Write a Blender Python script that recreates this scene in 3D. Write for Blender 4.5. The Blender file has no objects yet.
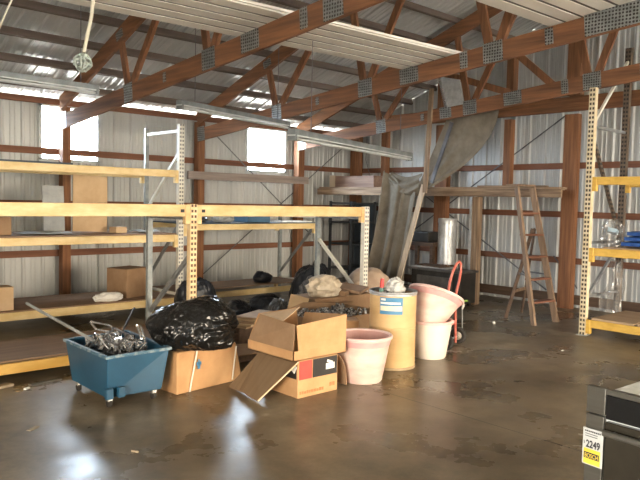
import bpy, bmesh, math, random
from mathutils import Vector, Matrix, Euler, noise
random.seed(7)
C = bpy.context.scene.collection
PI = math.pi
MATS = {}

# ------------------------------------------------------------------ materials
def _new(name):
    m = bpy.data.materials.new(name); m.use_nodes = True
    nt = m.node_tree
    for n in list(nt.nodes): nt.nodes.remove(n)
    out = nt.nodes.new('ShaderNodeOutputMaterial')
    b = nt.nodes.new('ShaderNodeBsdfPrincipled')
    nt.links.new(b.outputs[0], out.inputs[0])
    return m, nt, b

def mat(name, c1, c2=None, rough=.6, metal=0., scale=6., stretch=(1,1,1), detail=6., bump=0., lo=.35, hi=.65, spec=.5, alpha=None, coat=0., rvar=0.):
    if name in MATS: return MATS[name]
    m, nt, b = _new(name)
    L = nt.links.new
    b.inputs['Roughness'].default_value = rough
    b.inputs['Metallic'].default_value = metal
    b.inputs['Specular IOR Level'].default_value = spec
    b.inputs['Coat Weight'].default_value = coat
    c2 = c2 or c1
    tc = nt.nodes.new('ShaderNodeTexCoord'); mp = nt.nodes.new('ShaderNodeMapping')
    mp.inputs['Scale'].default_value = stretch
    L(tc.outputs['Object'], mp.inputs[0])
    no = nt.nodes.new('ShaderNodeTexNoise'); no.inputs['Scale'].default_value = scale; no.inputs['Detail'].default_value = detail
    no.inputs['Roughness'].default_value = .6
    L(mp.outputs[0], no.inputs['Vector'])
    cr = nt.nodes.new('ShaderNodeValToRGB')
    cr.color_ramp.elements[0].position = lo; cr.color_ramp.elements[1].position = hi
    cr.color_ramp.elements[0].color = (*c1, 1); cr.color_ramp.elements[1].color = (*c2, 1)
    L(no.outputs[0], cr.inputs[0]); L(cr.outputs[0], b.inputs['Base Color'])
    if rvar:
        mr = nt.nodes.new('ShaderNodeMapRange')
        mr.inputs['To Min'].default_value = max(.03, rough - rvar); mr.inputs['To Max'].default_value = rough + rvar
        mr.inputs['From Min'].default_value = .3; mr.inputs['From Max'].default_value = .7
        L(no.outputs[0], mr.inputs[0]); L(mr.outputs[0], b.inputs['Roughness'])
    if bump:
        bp = nt.nodes.new('ShaderNodeBump'); bp.inputs['Strength'].default_value = bump; bp.inputs['Distance'].default_value = .02
        L(no.outputs[0], bp.inputs['Height']); L(bp.outputs[0], b.inputs['Normal'])
    MATS[name] = m
    return m

def wood(name, c1, c2, axis, scale=5., rough=.75):
    st = [12, 12, 12]; st['xyz'.index(axis)] = .7
    return mat(name, c1, c2, rough=rough, scale=scale*.35, stretch=st, detail=5, bump=.15, lo=.3, hi=.7)

def slotted(name, base, base2, hole, pitch=.05, u='x', v=None, gap=.0, rough=.55, frac=.5):
    """painted steel upright with punched slots repeating along z (object space)"""
    m = mat(name, base, base2, rough=rough, scale=9, metal=.0)
    nt = m.node_tree; L = nt.links.new
    b = [n for n in nt.nodes if n.type == 'BSDF_PRINCIPLED'][0]
    src = b.inputs['Base Color'].links[0].from_socket
    tc = nt.nodes.new('ShaderNodeTexCoord'); sx = nt.nodes.new('ShaderNodeSeparateXYZ'); L(tc.outputs['Object'], sx.inputs[0])
    def M(op, a, bv, c=None):
        n = nt.nodes.new('ShaderNodeMath'); n.operation = op
        for i, s in enumerate((a, bv, c)):
            if s is None: continue
            if isinstance(s, (int, float)): n.inputs[i].default_value = s
            else: L(s, n.inputs[i])
        return n.outputs[0]
    fz = M('LESS_THAN', M('FRACT', M('DIVIDE', sx.outputs[2], pitch), 0), frac)
    cu = M('ABSOLUTE', sx.outputs['xyz'.index(u)], 0)
    inu = M('MULTIPLY', M('GREATER_THAN', cu, .006), M('LESS_THAN', cu, .029))
    msk = M('MULTIPLY', fz, inu)
    mx = nt.nodes.new('ShaderNodeMix'); mx.data_type = 'RGBA'
    L(msk, mx.inputs[0]); L(src, mx.inputs[6]); mx.inputs[7].default_value = (*hole, 1)
    L(mx.outputs[2], b.inputs['Base Color'])
    return m

def plate_mat():
    m = mat('gusset_galvanised', (.20,.21,.21), (.33,.34,.33), rough=.5, metal=.55, scale=14)
    nt = m.node_tree; L = nt.links.new
    b = [n for n in nt.nodes if n.type == 'BSDF_PRINCIPLED'][0]
    src = b.inputs['Base Color'].links[0].from_socket
    tc = nt.nodes.new('ShaderNodeTexCoord')
    vo = nt.nodes.new('ShaderNodeTexVoronoi'); vo.inputs['Scale'].default_value = 34; vo.inputs['Randomness'].default_value = .15
    L(tc.outputs['Object'], vo.inputs['Vector'])
    lt = nt.nodes.new('ShaderNodeMath'); lt.operation = 'LESS_THAN'; lt.inputs[1].default_value = .36; L(vo.outputs['Distance'], lt.inputs[0])
    mx = nt.nodes.new('ShaderNodeMix'); mx.data_type = 'RGBA'
    L(lt.outputs[0], mx.inputs[0]); L(src, mx.inputs[6]); mx.inputs[7].default_value = (.05,.045,.04,1)
    L(mx.outputs[2], b.inputs['Base Color'])
    return m

def floor_mat():
    m, nt, b = _new('stained_concrete'); L = nt.links.new
    tc = nt.nodes.new('ShaderNodeTexCoord')
    def N(scale, det, rough=.6):
        n = nt.nodes.new('ShaderNodeTexNoise'); n.inputs['Scale'].default_value = scale; n.inputs['Detail'].default_value = det; n.inputs['Roughness'].default_value = rough
        L(tc.outputs['Object'], n.inputs['Vector']); return n.outputs[0]
    a = N(.55, 8, .65); c = N(3.2, 10, .7)
    r1 = nt.nodes.new('ShaderNodeValToRGB'); L(a, r1.inputs[0])
    e = r1.color_ramp.elements
    e[0].position = .40; e[0].color = (.105,.082,.053,1); e[1].position = .62; e[1].color = (.25,.205,.145,1)
    r2 = nt.nodes.new('ShaderNodeValToRGB'); L(c, r2.inputs[0])
    r2.color_ramp.elements[0].position = .32; r2.color_ramp.elements[0].color = (.58,.57,.55,1)
    r2.color_ramp.elements[1].position = .70; r2.color_ramp.elements[1].color = (1.40,1.38,1.33,1)
    mx = nt.nodes.new('ShaderNodeMix'); mx.data_type = 'RGBA'; mx.blend_type = 'MULTIPLY'; mx.inputs[0].default_value = 1
    L(r1.outputs[0], mx.inputs[6]); L(r2.outputs[0], mx.inputs[7])
    # saw-cut control joint
    sx = nt.nodes.new('ShaderNodeSeparateXYZ'); L(tc.outputs['Object'], sx.inputs[0])
    def M(op, x, y):
        n = nt.nodes.new('ShaderNodeMath'); n.operation = op
        for i, s in enumerate((x, y)):
            if isinstance(s, (int, float)): n.inputs[i].default_value = s
            else: L(s, n.inputs[i])
        return n.outputs[0]
    d = M('ABSOLUTE', M('SUBTRACT', sx.outputs[0], 1.93), 0)
    j = M('LESS_THAN', d, .006)
    mj = nt.nodes.new('ShaderNodeMix'); mj.data_type = 'RGBA'
    L(j, mj.inputs[0]); L(mx.outputs[2], mj.inputs[6]); mj.inputs[7].default_value = (.03,.025,.02,1)
    L(mj.outputs[2], b.inputs['Base Color'])
    b.inputs['Specular IOR Level'].default_value = .30
    rr = nt.nodes.new('ShaderNodeMapRange'); L(N(1.1, 6), rr.inputs[0])
    rr.inputs['From Min'].default_value = .35; rr.inputs['From Max'].default_value = .65
    rr.inputs['To Min'].default_value = .20; rr.inputs['To Max'].default_value = .48
    L(rr.outputs[0], b.inputs['Roughness'])
    bp = nt.nodes.new('ShaderNodeBump'); bp.inputs['Strength'].default_value = .05; bp.inputs['Distance'].default_value = .004
    L(c, bp.inputs['Height']); L(bp.outputs[0], b.inputs['Normal'])
    return m

def pane_mat():
    m, nt, b = _new('window_pane')
    nt.nodes.remove(b); L = nt.links.new
    out = [n for n in nt.nodes if n.type == 'OUTPUT_MATERIAL'][0]
    t = nt.nodes.new('ShaderNodeBsdfTransparent'); t.inputs[0].default_value = (.95,.96,.97,1)
    g = nt.nodes.new('ShaderNodeBsdfGlossy'); g.inputs['Roughness'].default_value = .08
    x = nt.nodes.new('ShaderNodeMixShader'); x.inputs[0].default_value = .06
    L(t.outputs[0], x.inputs[1]); L(g.outputs[0], x.inputs[2]); L(x.outputs[0], out.inputs[0])
    return m

def film_mat():
    m, nt, b = _new('clear_plastic_film')
    nt.nodes.remove(b); L = nt.links.new
    out = [n for n in nt.nodes if n.type == 'OUTPUT_MATERIAL'][0]
    t = nt.nodes.new('ShaderNodeBsdfTransparent'); t.inputs[0].default_value = (.9,.9,.9,1)
    g = nt.nodes.new('ShaderNodeBsdfGlossy'); g.inputs['Roughness'].default_value = .12; g.inputs[0].default_value = (.9,.9,.9,1)
    d = nt.nodes.new('ShaderNodeBsdfDiffuse'); d.inputs[0].default_value = (.7,.7,.68,1)
    x = nt.nodes.new('ShaderNodeMixShader'); x.inputs[0].default_value = .09
    y = nt.nodes.new('ShaderNodeMixShader'); y.inputs[0].default_value = .09
    L(t.outputs[0], x.inputs[1]); L(g.outputs[0], x.inputs[2])
    L(x.outputs[0], y.inputs[1]); L(d.outputs[0], y.inputs[2]); L(y.outputs[0], out.inputs[0])
    return m

TW1, TW2 = (.105,.043,.018), (.29,.125,.052)           # stained red-brown framing lumber
W_X, W_Y, W_Z = (wood('framing_lumber_'+a, TW1, TW2, a) for a in 'xyz')
GIRT_X, GIRT_Y = wood('girt_lumber_x', (.13,.05,.026), (.22,.095,.05), 'x'), wood('girt_lumber_y', (.13,.05,.026), (.22,.095,.05), 'y')
PURLIN = wood('purlin_lumber', (.075,.055,.045), (.14,.105,.085), 'x')
PLANK_X, PLANK_Y, PLANK_Z = (wood('weathered_plank_'+a, (.10,.06,.035), (.44,.31,.20), a) for a in 'xyz')
PINE_Y = wood('pine_board_y', (.50,.36,.22), (.66,.52,.34), 'y'); PINE_X = wood('pine_board_x', (.50,.36,.22), (.66,.52,.34), 'x'); PINE_Z = wood('pine_board_z', (.45,.36,.26), (.62,.53,.41), 'z')
DARKWOOD = wood('dark_wood', (.06,.035,.022), (.13,.08,.05), 'y')
LADDER = wood('old_ladder_wood', (.16,.10,.06), (.32,.21,.13), 'z'); LADDER_RED = wood('ladder_step_wood', (.16,.06,.035), (.26,.11,.06), 'x')
STEEL_WALL = mat('wall_steel', (.41,.42,.415), (.48,.49,.48), rough=.45, metal=.12, scale=1.3, stretch=(3,3,.35), lo=.3, hi=.7)
STEEL_ROOF = mat('roof_steel', (.52,.53,.53), (.66,.67,.66), rough=.32, metal=.45, scale=1.6, lo=.3, hi=.7)
GALV = mat('galvanised_steel', (.38,.39,.40), (.58,.59,.59), rough=.4, metal=.5, scale=11)
ROD = mat('rod_steel', (.10,.10,.11), (.17,.17,.18), rough=.5, metal=.5)
LINER = mat('white_liner_steel', (.66,.63,.56), (.80,.77,.70), rough=.42, scale=1.8, stretch=(.4,3,3))
LINER_RIB = mat('liner_groove', (.05,.04,.03), (.08,.065,.05), rough=.6)
FIX_W = mat('fixture_white', (.42,.45,.45), (.54,.57,.57), rough=.5); FIX_D = mat('fixture_housing', (.13,.15,.16), (.22,.24,.25), rough=.5, metal=.3)
CORD = mat('cream_cord', (.52,.48,.38), (.66,.62,.50), rough=.6); KNOT = mat('cord_knot', (.25,.30,.28), (.50,.55,.50), rough=.6, scale=30)
BEAM_O = mat('rack_beam_orange', (.66,.42,.18), (.78,.56,.29), rough=.5, scale=5, stretch=(1,3,3)); BEAM_T = mat('rack_beam_tan', (.64,.46,.20), (.76,.60,.32), rough=.5, scale=5, stretch=(1,3,3))
BEAM_G = mat('rack_beam_gold', (.66,.38,.08), (.76,.48,.14), rough=.5, scale=5, stretch=(1,3,3)); BEAM_Y = mat('rack_beam_yellow', (.58,.34,.055), (.74,.47,.10), rough=.5, scale=6, stretch=(3,1,3))
UP_O = slotted('upright_cream', (.70,.46,.22), (.80,.64,.40), (.12,.06,.03), .052, 'x')
UP_W = slotted('upright_white', (.60,.58,.50), (.76,.74,.66), (.20,.20,.20), .05, 'x')
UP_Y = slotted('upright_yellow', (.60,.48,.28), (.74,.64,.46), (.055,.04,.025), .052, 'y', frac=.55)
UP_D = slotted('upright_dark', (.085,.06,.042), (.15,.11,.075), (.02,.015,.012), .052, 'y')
UP_G = mat('upright_greyblue', (.20,.23,.24), (.36,.39,.39), rough=.5, metal=.2, scale=8); BR_G = mat('brace_grey', (.19,.20,.20), (.32,.33,.33), rough=.5, metal=.3)
BR_W = mat('brace_cream', (.62,.60,.52), (.74,.72,.64), rough=.5)
CARD = mat('cardboard', (.47,.26,.115), (.58,.345,.165), rough=.85, scale=4); CARD_IN = mat('cardboard_inner', (.36,.21,.10), (.45,.28,.14), rough=.9, scale=4)
CARD_D = mat('cardboard_dark', (.25,.15,.08), (.33,.21,.12), rough=.9, scale=4); CARD_L = mat('cardboard_light', (.50,.34,.19), (.60,.43,.26), rough=.85, scale=4); CARD_E = mat('cardboard_edge', (.62,.46,.28), (.70,.54,.35), rough=.9)
FLUTE = mat('cardboard_fluted', (.165,.105,.054), (.20,.13,.07), rough=.9, scale=1.2, stretch=(1,18,1))
BAG = mat('black_plastic_bag', (.006,.006,.006), (.010,.010,.010), rough=.2, spec=.45, scale=40, bump=.05)
BAG_N = mat('navy_plastic_bag', (.012,.015,.022), (.02,.024,.034), rough=.32, spec=.5, scale=30)
BAG_G = mat('grey_plastic_bag', (.05,.052,.055), (.09,.092,.095), rough=.28, spec=.6, scale=30)
BLUE = mat('blue_tub_plastic', (.012,.065,.125), (.018,.088,.16), rough=.42, scale=3); BLUE_RIM = mat('blue_tub_rim', (.05,.13,.20), (.24,.30,.33), rough=.5, scale=22, lo=.45, hi=.6)
CHROME = mat('bright_scrap', (.55,.56,.57), (.85,.86,.86), rough=.22, metal=.85, scale=20); SCRAP_D = mat('dark_scrap', (.05,.05,.055), (.16,.16,.17), rough=.35, metal=.5, scale=20)
PINK = mat('pink_stained_tub', (.68,.44,.38), (.76,.62,.53), rough=.5, scale=3, stretch=(1,1,3)); PINKB = mat('pink_band', (.66,.32,.32), (.72,.46,.42), rough=.5, scale=4)
PINK_IN = mat('pink_inside', (.54,.27,.24), (.66,.40,.35), rough=.55, scale=3); TUB_W = mat('white_tub', (.68,.60,.52), (.76,.69,.60), rough=.5, scale=3); PINK_RIM = mat('pink_rim', (.70,.46,.42), (.80,.60,.55), rough=.45, scale=6)
KRAFT = mat('kraft_drum', (.56,.36,.16), (.66,.45,.22), rough=.6, scale=2.5, stretch=(1,1,2.2)); KRAFT_B = mat('drum_band', (.33,.24,.13), (.42,.31,.18), rough=.5)
LABEL_B = mat('label_blue', (.05,.20,.36), (.08,.25,.42), rough=.5); LABEL_C = mat('label_cream', (.70,.64,.46), (.78,.72,.55), rough=.6); PAPER = mat('white_paper', (.74,.73,.68), (.84,.83,.78), rough=.7, scale=25)
INK = mat('black_ink', (.018,.015,.014), (.03,.026,.024), rough=.55); REDP = mat('red_print', (.58,.055,.045), (.66,.08,.06), rough=.6); ORANGEP = mat('orange_print', (.60,.17,.06), (.64,.2,.08), rough=.7)
REDTRUCK = mat('red_truck_paint', (.55,.12,.09), (.68,.22,.16), rough=.4, scale=8); RUBBER = mat('tyre_rubber', (.02,.018,.015), (.04,.035,.03), rough=.8); HUB = mat('wheel_hub', (.45,.40,.32), (.62,.56,.46), rough=.4, metal=.4)
TARP = mat('grey_tarp', (.17,.145,.11), (.25,.22,.175), rough=.95, scale=5, bump=.12, spec=.12); CANVAS = mat('tan_canvas', (.36,.26,.19), (.46,.35,.26), rough=.9, scale=6); CRUMPLE = mat('beige_cloth', (.40,.33,.24), (.62,.54,.42), rough=.9, scale=9)
STOVE = mat('black_machine', (.016,.015,.013), (.035,.031,.027), rough=.5, scale=8); STOVE_T = mat('machine_top', (.05,.045,.04), (.10,.09,.08), rough=.5, scale=8)
NAVYBOARD = mat('blue_grey_board', (.045,.065,.085), (.07,.095,.12), rough=.7, scale=3); BLUEP = mat('blue_panel', (.06,.14,.24), (.08,.18,.29), rough=.6); BLUETARP = mat('blue_folded_plastic', (.012,.05,.20), (.03,.10,.32), rough=.4, scale=12)
STAIN = mat('stainless', (.115,.104,.083), (.14,.128,.103), rough=.36, metal=.6, scale=3, stretch=(1,1,20)); OVBLACK = mat('oven_black_glass', (.008,.008,.008), (.012,.012,.012), rough=.12); OVDARK = mat('oven_dark_door', (.022,.018,.012), (.03,.025,.017), rough=.25); INSUL = mat('insulation_wrap', (.62,.62,.56), (.78,.78,.72), rough=.6, scale=14, bump=.4)  # stainless tone lowered to carry the dimmer light around the oven
YELLOW = mat('tag_yellow', (.62,.44,.03), (.70,.50,.05), rough=.6); GREEN = mat('green_handle', (.16,.34,.04), (.24,.44,.07), rough=.5); REDCAP = mat('red_cap', (.60,.05,.05), (.66,.08,.07), rough=.45)
BOTTLE_G = mat('green_bottle', (.10,.26,.22), (.16,.34,.28), rough=.4); WHITESTRAP = mat('white_strap', (.72,.69,.58), (.80,.77,.66), rough=.6); SHELFDARK = mat('dark_shelf_steel', (.035,.042,.05), (.06,.07,.08), rough=.6)
GREYP = mat('grey_board', (.30,.32,.33), (.42,.44,.44), rough=.7); DEBRIS = mat('mixed_debris', (.04,.04,.04), (.55,.54,.52), rough=.6, scale=30, lo=.45, hi=.62); SOIL = mat('floor_scrap', (.30,.22,.14), (.50,.42,.30), rough=.9)
PLY = wood('plywood_brown', (.20,.12,.07), (.30,.19,.115), 'x'); PLY_L = wood('plywood_light', (.33,.22,.13), (.44,.31,.19), 'y')
PLATE, FLOORM, PANE, FILM = plate_mat(), floor_mat(), pane_mat(), film_mat()

# ------------------------------------------------------------------ building helpers
MW = {}                                    # world matrix of every root / part we make
class MB:
    """collects shapes in world space, build() links them as ONE mesh object"""
    def __init__(s): s.bm = bmesh.new(); s.flat = True
    def _mesh(s, vs, fs):
        bv = [s.bm.verts.new(v) for v in vs]
        for f in fs:
            try: s.bm.faces.new([bv[i] for i in f])
            except ValueError: pass
        return s
    def box(s, c, d, rot=None):
        R = (rot.to_matrix() if isinstance(rot, Euler) else rot) if rot is not None else Matrix.Identity(3)
        c = Vector(c); vs = []
        for x in (-.5,.5):
            for y in (-.5,.5):
                for z in (-.5,.5): vs.append(c + R @ Vector((x*d[0], y*d[1], z*d[2])))
        return s._mesh(vs, [(0,1,3,2),(4,6,7,5),(0,4,5,1),(2,3,7,6),(0,2,6,4),(1,5,7,3)])
    def bb(s, x0, x1, y0, y1, z0, z1): return s.box(((x0+x1)/2,(y0+y1)/2,(z0+z1)/2), (x1-x0,y1-y0,z1-z0))
    def bar(s, a, b, w, h, up=(0,0,1)):
        a, b = Vector(a), Vector(b); d = (b-a); L = d.length; d.normalize()
        u = Vector(up); sd = d.cross(u)
        if sd.length < 1e-4: sd = d.cross(Vector((1,0,0)))
        sd.normalize(); u = sd.cross(d).normalized()
        return s.box((a+b)/2, (L, w, h), Matrix((d, sd, u)).transposed())
    def tube(s, pts, r, n=8, cap=True):
        pts = [Vector(p) for p in pts]; rings = []
        rs = r if isinstance(r, (list, tuple)) else [r]*len(pts)
        prev = None
        for i, p in enumerate(pts):
            t = (pts[min(i+1,len(pts)-1)] - pts[max(i-1,0)]).normalized()
            if prev is None:
                u = t.cross(Vector((0,0,1)))
                if u.length < 1e-3: u = t.cross(Vector((1,0,0)))
            else: u = prev - t*prev.dot(t)
            u.normalize(); prev = u; v = t.cross(u)
            rings.append([s.bm.verts.new(p + (u*math.cos(2*PI*k/n) + v*math.sin(2*PI*k/n))*rs[i]) for k in range(n)])
        for a, b in zip(rings, rings[1:]):
            for k in range(n): s.bm.faces.new((a[k], a[(k+1)%n], b[(k+1)%n], b[k]))
        if cap: s.bm.faces.new(rings[0][::-1]); s.bm.faces.new(rings[-1])
        s.flat = False
        return s
    def lathe(s, prof, c=(0,0,0), R=None, n=40, closed=False):
        R = R or Matrix.Identity(3); c = Vector(c); rings = []
        for r, z in prof:
            if r < 1e-5: rings.append([s.bm.verts.new(c + R @ Vector((0,0,z)))]*n)
            else: rings.append([s.bm.verts.new(c + R @ Vector((r*math.cos(2*PI*k/n), r*math.sin(2*PI*k/n), z))) for k in range(n)])
        for a, b in zip(rings, rings[1:]):
            for k in range(n):
                f = [a[k], a[(k+1)%n], b[(k+1)%n], b[k]]
                f = [v for i, v in enumerate(f) if v not in f[:i]]
                if len(f) > 2:
                    try: s.bm.faces.new(f)
                    except ValueError: pass
        s.flat = False
        return s
    def slab(s, pts, t):
        """planar polygon given a thickness along its normal (both ways)"""
        pts = [Vector(p) for p in pts]
        nrm = Vector((0,0,0))
        for i in range(len(pts)): nrm += (pts[i]-pts[0]).cross(pts[(i+1)%len(pts)]-pts[0])
        nrm.normalize(); n = len(pts)
        vs = [p - nrm*t/2 for p in pts] + [p + nrm*t/2 for p in pts]
        return s._mesh(vs, [tuple(range(n))[::-1], tuple(range(n,2*n))] + [(i,(i+1)%n,n+(i+1)%n,n+i) for i in range(n)])
    def grid(s, fn, nu, nv, t=0.):
        """sheet fn(u,v) -> point, given thickness t"""
        P = [[Vector(fn(i/nu, j/nv)) for j in range(nv+1)] for i in range(nu+1)]
        def nr(i, j):
            a = P[min(i+1,nu)][j]-P[max(i-1,0)][j]; b = P[i][min(j+1,nv)]-P[i][max(j-1,0)]
            q = a.cross(b); return q.normalized() if q.length > 1e-9 else Vector((0,0,1))
        A = [[s.bm.verts.new(P[i][j]+nr(i,j)*t/2) for j in range(nv+1)] for i in range(nu+1)]
        for i in range(nu):
            for j in range(nv): s.bm.faces.new((A[i][j],A[i+1][j],A[i+1][j+1],A[i][j+1]))
        if t:
            B = [[s.bm.verts.new(P[i][j]-nr(i,j)*t/2) for j in range(nv+1)] for i in range(nu+1)]
            for i in range(nu):
                for j in range(nv): s.bm.faces.new((B[i][j],B[i][j+1],B[i+1][j+1],B[i+1][j]))
            for i in range(nu):
                s.bm.faces.new((A[i][0],B[i][0],B[i+1][0],A[i+1][0])); s.bm.faces.new((A[i][nv],A[i+1][nv],B[i+1][nv],B[i][nv]))
            for j in range(nv):
                s.bm.faces.new((A[0][j],A[0][j+1],B[0][j+1],B[0][j])); s.bm.faces.new((A[nu][j],B[nu][j],B[nu][j+1],A[nu][j+1]))
        s.flat = False
        return s
    def decal(s, o, u, v, x0, x1, y0, y1, off=.002):
        o, u, v = Vector(o), Vector(u).normalized(), Vector(v).normalized(); n = u.cross(v)
        c = o + u*(x0+x1)/2 + v*(y0+y1)/2 + n*off
        return s.box(c, (abs(x1-x0), abs(y1-y0), off*1.2), Matrix((u, v, n)).transposed())
    def build(s, name, m, parent=None, bevel=0., smooth=None):
        W = MW.get(parent, Matrix.Identity(4)) if parent else Matrix.Identity(4)
        loc = Matrix.Identity(4)
        if parent is None or True:
            inv = W.inverted()
            s.bm.transform(inv)
        vs = [v.co.copy() for v in s.bm.verts]
        mn = Vector((min(v.x for v in vs), min(v.y for v in vs), min(v.z for v in vs))); mx = Vector((max(v.x for v in vs), max(v.y for v in vs), max(v.z for v in vs)))
        o0 = Vector(((mn.x+mx.x)/2, (mn.y+mx.y)/2, mn.z))
        s.bm.transform(Matrix.Translation(-o0))
        bmesh.ops.recalc_face_normals(s.bm, faces=s.bm.faces[:])
        sm = (not s.flat) if smooth is None else smooth
        for f in s.bm.faces: f.smooth = sm
        if sm:
            for e in s.bm.edges:
                if len(e.link_faces) == 2 and e.calc_face_angle(0) > .7: e.smooth = False
        me = bpy.data.meshes.new(name); s.bm.to_mesh(me); s.bm.free()
        o = bpy.data.objects.new(name, me); C.objects.link(o); me.materials.append(m)
        o.location = o0
        if parent: o.parent = parent
        MW[o] = W @ Matrix.Translation(o0)
        if bevel:
            md = o.modifiers.new('edge', 'BEVEL'); md.width = bevel; md.segments = 2; md.limit_method = 'ANGLE'
        return o

def tag(o, label=None, cat=None, group=None, kind=None):
    if label: o['label'] = label
    if cat: o['category'] = cat
    if group: o['group'] = group
    if kind: o['kind'] = kind
    return o
def thing(name, label, cat, loc=(0,0,0), rotz=0., group=None):
    o = bpy.data.objects.new(name, None); C.objects.link(o); o.empty_display_size = .1
    o.location = loc; o.rotation_euler = (0,0,rotz)
    MW[o] = Matrix.Translation(loc) @ Matrix.Rotation(rotz, 4, 'Z')
    return tag(o, label, cat, group)
def S(o): o['kind'] = 'structure'; return o
def copy_tree(o, parent=None):
    c = o.copy(); C.objects.link(c)
    if parent: c.parent = parent
    for ch in list(o.children): copy_tree(ch, c)
    return c
def text_into(mb, s, o, u, v, h, off=.003, bold=0., w=None):
    """lettering as a thin mesh laid on a surface: baseline origin o, direction u, up v"""
    cu = bpy.data.curves.new('t', 'FONT'); cu.body = s; cu.size = 1.; cu.offset = bold; cu.extrude = 0
    ob = bpy.data.objects.new('t', cu); C.objects.link(ob)
    bpy.context.view_layer.update()
    me = bpy.data.meshes.new_from_object(ob.evaluated_get(bpy.context.evaluated_depsgraph_get()))
    xs = [q.co.x for q in me.vertices]; ys = [q.co.y for q in me.vertices]
    sx = sy = h/(max(ys)-min(ys))
    if w: sx = w/(max(xs)-min(xs))
    o, u, v = Vector(o), Vector(u).normalized(), Vector(v).normalized(); n = u.cross(v)
    x0, y0 = min(xs), min(ys)
    mb._mesh([o + u*(q.co.x-x0)*sx + v*(q.co.y-y0)*sy + n*off for q in me.vertices], [tuple(p.vertices) for p in me.polygons])
    bpy.data.objects.remove(ob); bpy.data.curves.remove(cu); bpy.data.meshes.remove(me)

# ------------------------------------------------------------------ shell of the barn
XL, XR, YB, YF = -5.5, 9.52, -6.45, 9.45          # inner faces of the sheet metal
RY, SL = 1.5, .35                                 # ridge, roof slope
def roofz(y): return 3.00 + SL*(9.0 - y) if y >= RY else 3.00 + SL*(9.0 - (2*RY - y))
DOOR_S = (3.2, 8.4, 3.15)                          # big open vehicle door in the eave wall behind the camera (x0,x1,top)
DOOR_W = (-3.6, 0.4, 2.9)                          # second open door in the far gable wall (y0,y1,top)

mb = MB(); mb.bb(XL-.2, XR+.2, YB-.2, YF+.2, -.12, 0); S(mb.build('floor', FLOORM))

WIN = {'w1': (3.395, 4.235), 'w2': (6.86, 7.735)}
WZ = (1.975, 2.737)
PITCH = .262
def profile(a, b):
    """panel rib section: list of (t, depth)"""
    out = []; t = a
    while t < b:
        for dt, d in ((0,0),(.018,.022),(.042,.022),(.06,0),(.118,0),(.126,.007),(.142,.007),(.150,0),(.180,0),(.188,.007),(.204,.007),(.212,0)):
            if t+dt < b: out.append((t+dt, d))
        t += PITCH
    out.append((b, 0)); return out
def sheet_wall(name, a, b, P, top, holes=(), ):
    """corrugated wall; P(t,z,depth)->point ; holes (t0,t1,z0,z1)"""
    cuts = sorted(set([x for h in holes for x in h[:2]]))
    pr = profile(a, b)
    ts = [p[0] for p in pr]
    for c in cuts:
        if all(abs(c-t) > 1e-4 for t in ts): pr.append((c, 0.))
    pr.sort()
    m = MB()
    def q(i, z0, z1):
        (t0, d0), (t1, d1) = pr[i], pr[i+1]
        tp = (lambda t: top(t) if z1 is None else z1)
        m._mesh([P(t0,z0,d0), P(t1,z0,d1), P(t1,tp(t1),d1), P(t0,tp(t0),d0)], [(0,1,2,3)])
    for i in range(len(pr)-1):
        mid = (pr[i][0]+pr[i+1][0])/2
        hs = [h for h in holes if h[0] < mid < h[1]]
        z = 0.
        for h in sorted(hs, key=lambda k: k[2]):
            if h[2] > z: q(i, z, h[2])
            z = h[3]
        q(i, z, None)
    return S(m.build(name, STEEL_WALL))
sheet_wall('wall_back', XL, XR, lambda t,z,d: (t, YF-d, z), lambda t: roofz(YF)-.01, [(*WIN['w1'],*WZ), (*WIN['w2'],*WZ)])
sheet_wall('wall_right', YB, YF, lambda t,z,d: (XR-d, t, z), lambda t: roofz(t)+.018)
sheet_wall('wall_front', XL, XR, lambda t,z,d: (t, YB+d, z), lambda t: roofz(YB)-.01, [(DOOR_S[0], DOOR_S[1], 0, DOOR_S[2])])
sheet_wall('wall_left', YB, YF, lambda t,z,d: (XL+d, t, z), lambda t: roofz(t)+.018, [(DOOR_W[0], DOOR_W[1], 0, DOOR_W[2])])
# roof sheets, ribs running down the slope
m = MB(); pr = profile(XL-.3, XR+.3)
for y0, y1 in ((YF+.25, RY), (RY, YB-.25)):
    for (t0,d0),(t1,d1) in zip(pr, pr[1:]):
        m._mesh([(t0,y0,roofz(y0)-d0*.9+.02),(t1,y0,roofz(y0)-d1*.9+.02),(t1,y1,roofz(y1)-d1*.9+.02),(t0,y1,roofz(y1)-d0*.9+.02)], [(0,1,2,3)])
S(m.build('ceiling', STEEL_ROOF))
for n, k in (('window_1','w1'), ('window_2','w2')):
    a, b = WIN[k]
    m = MB(); w = .025
    m.bb(a-.02,a+w,YF-.035,YF+.03,*WZ); m.bb(b-w,b+.02,YF-.035,YF+.03,*WZ); m.bb(a-.02,b+.02,YF-.035,YF+.03,WZ[0]-.02,WZ[0]+w); m.bb(a-.02,b+.02,YF-.035,YF+.03,WZ[1]-w,WZ[1]+.02)
    fr = S(m.build(n, FIX_W))
    MB().bb(a+w,b-w,YF+.004,YF+.01,WZ[0]+w,WZ[1]-w).build('pane', PANE, fr)

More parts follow.
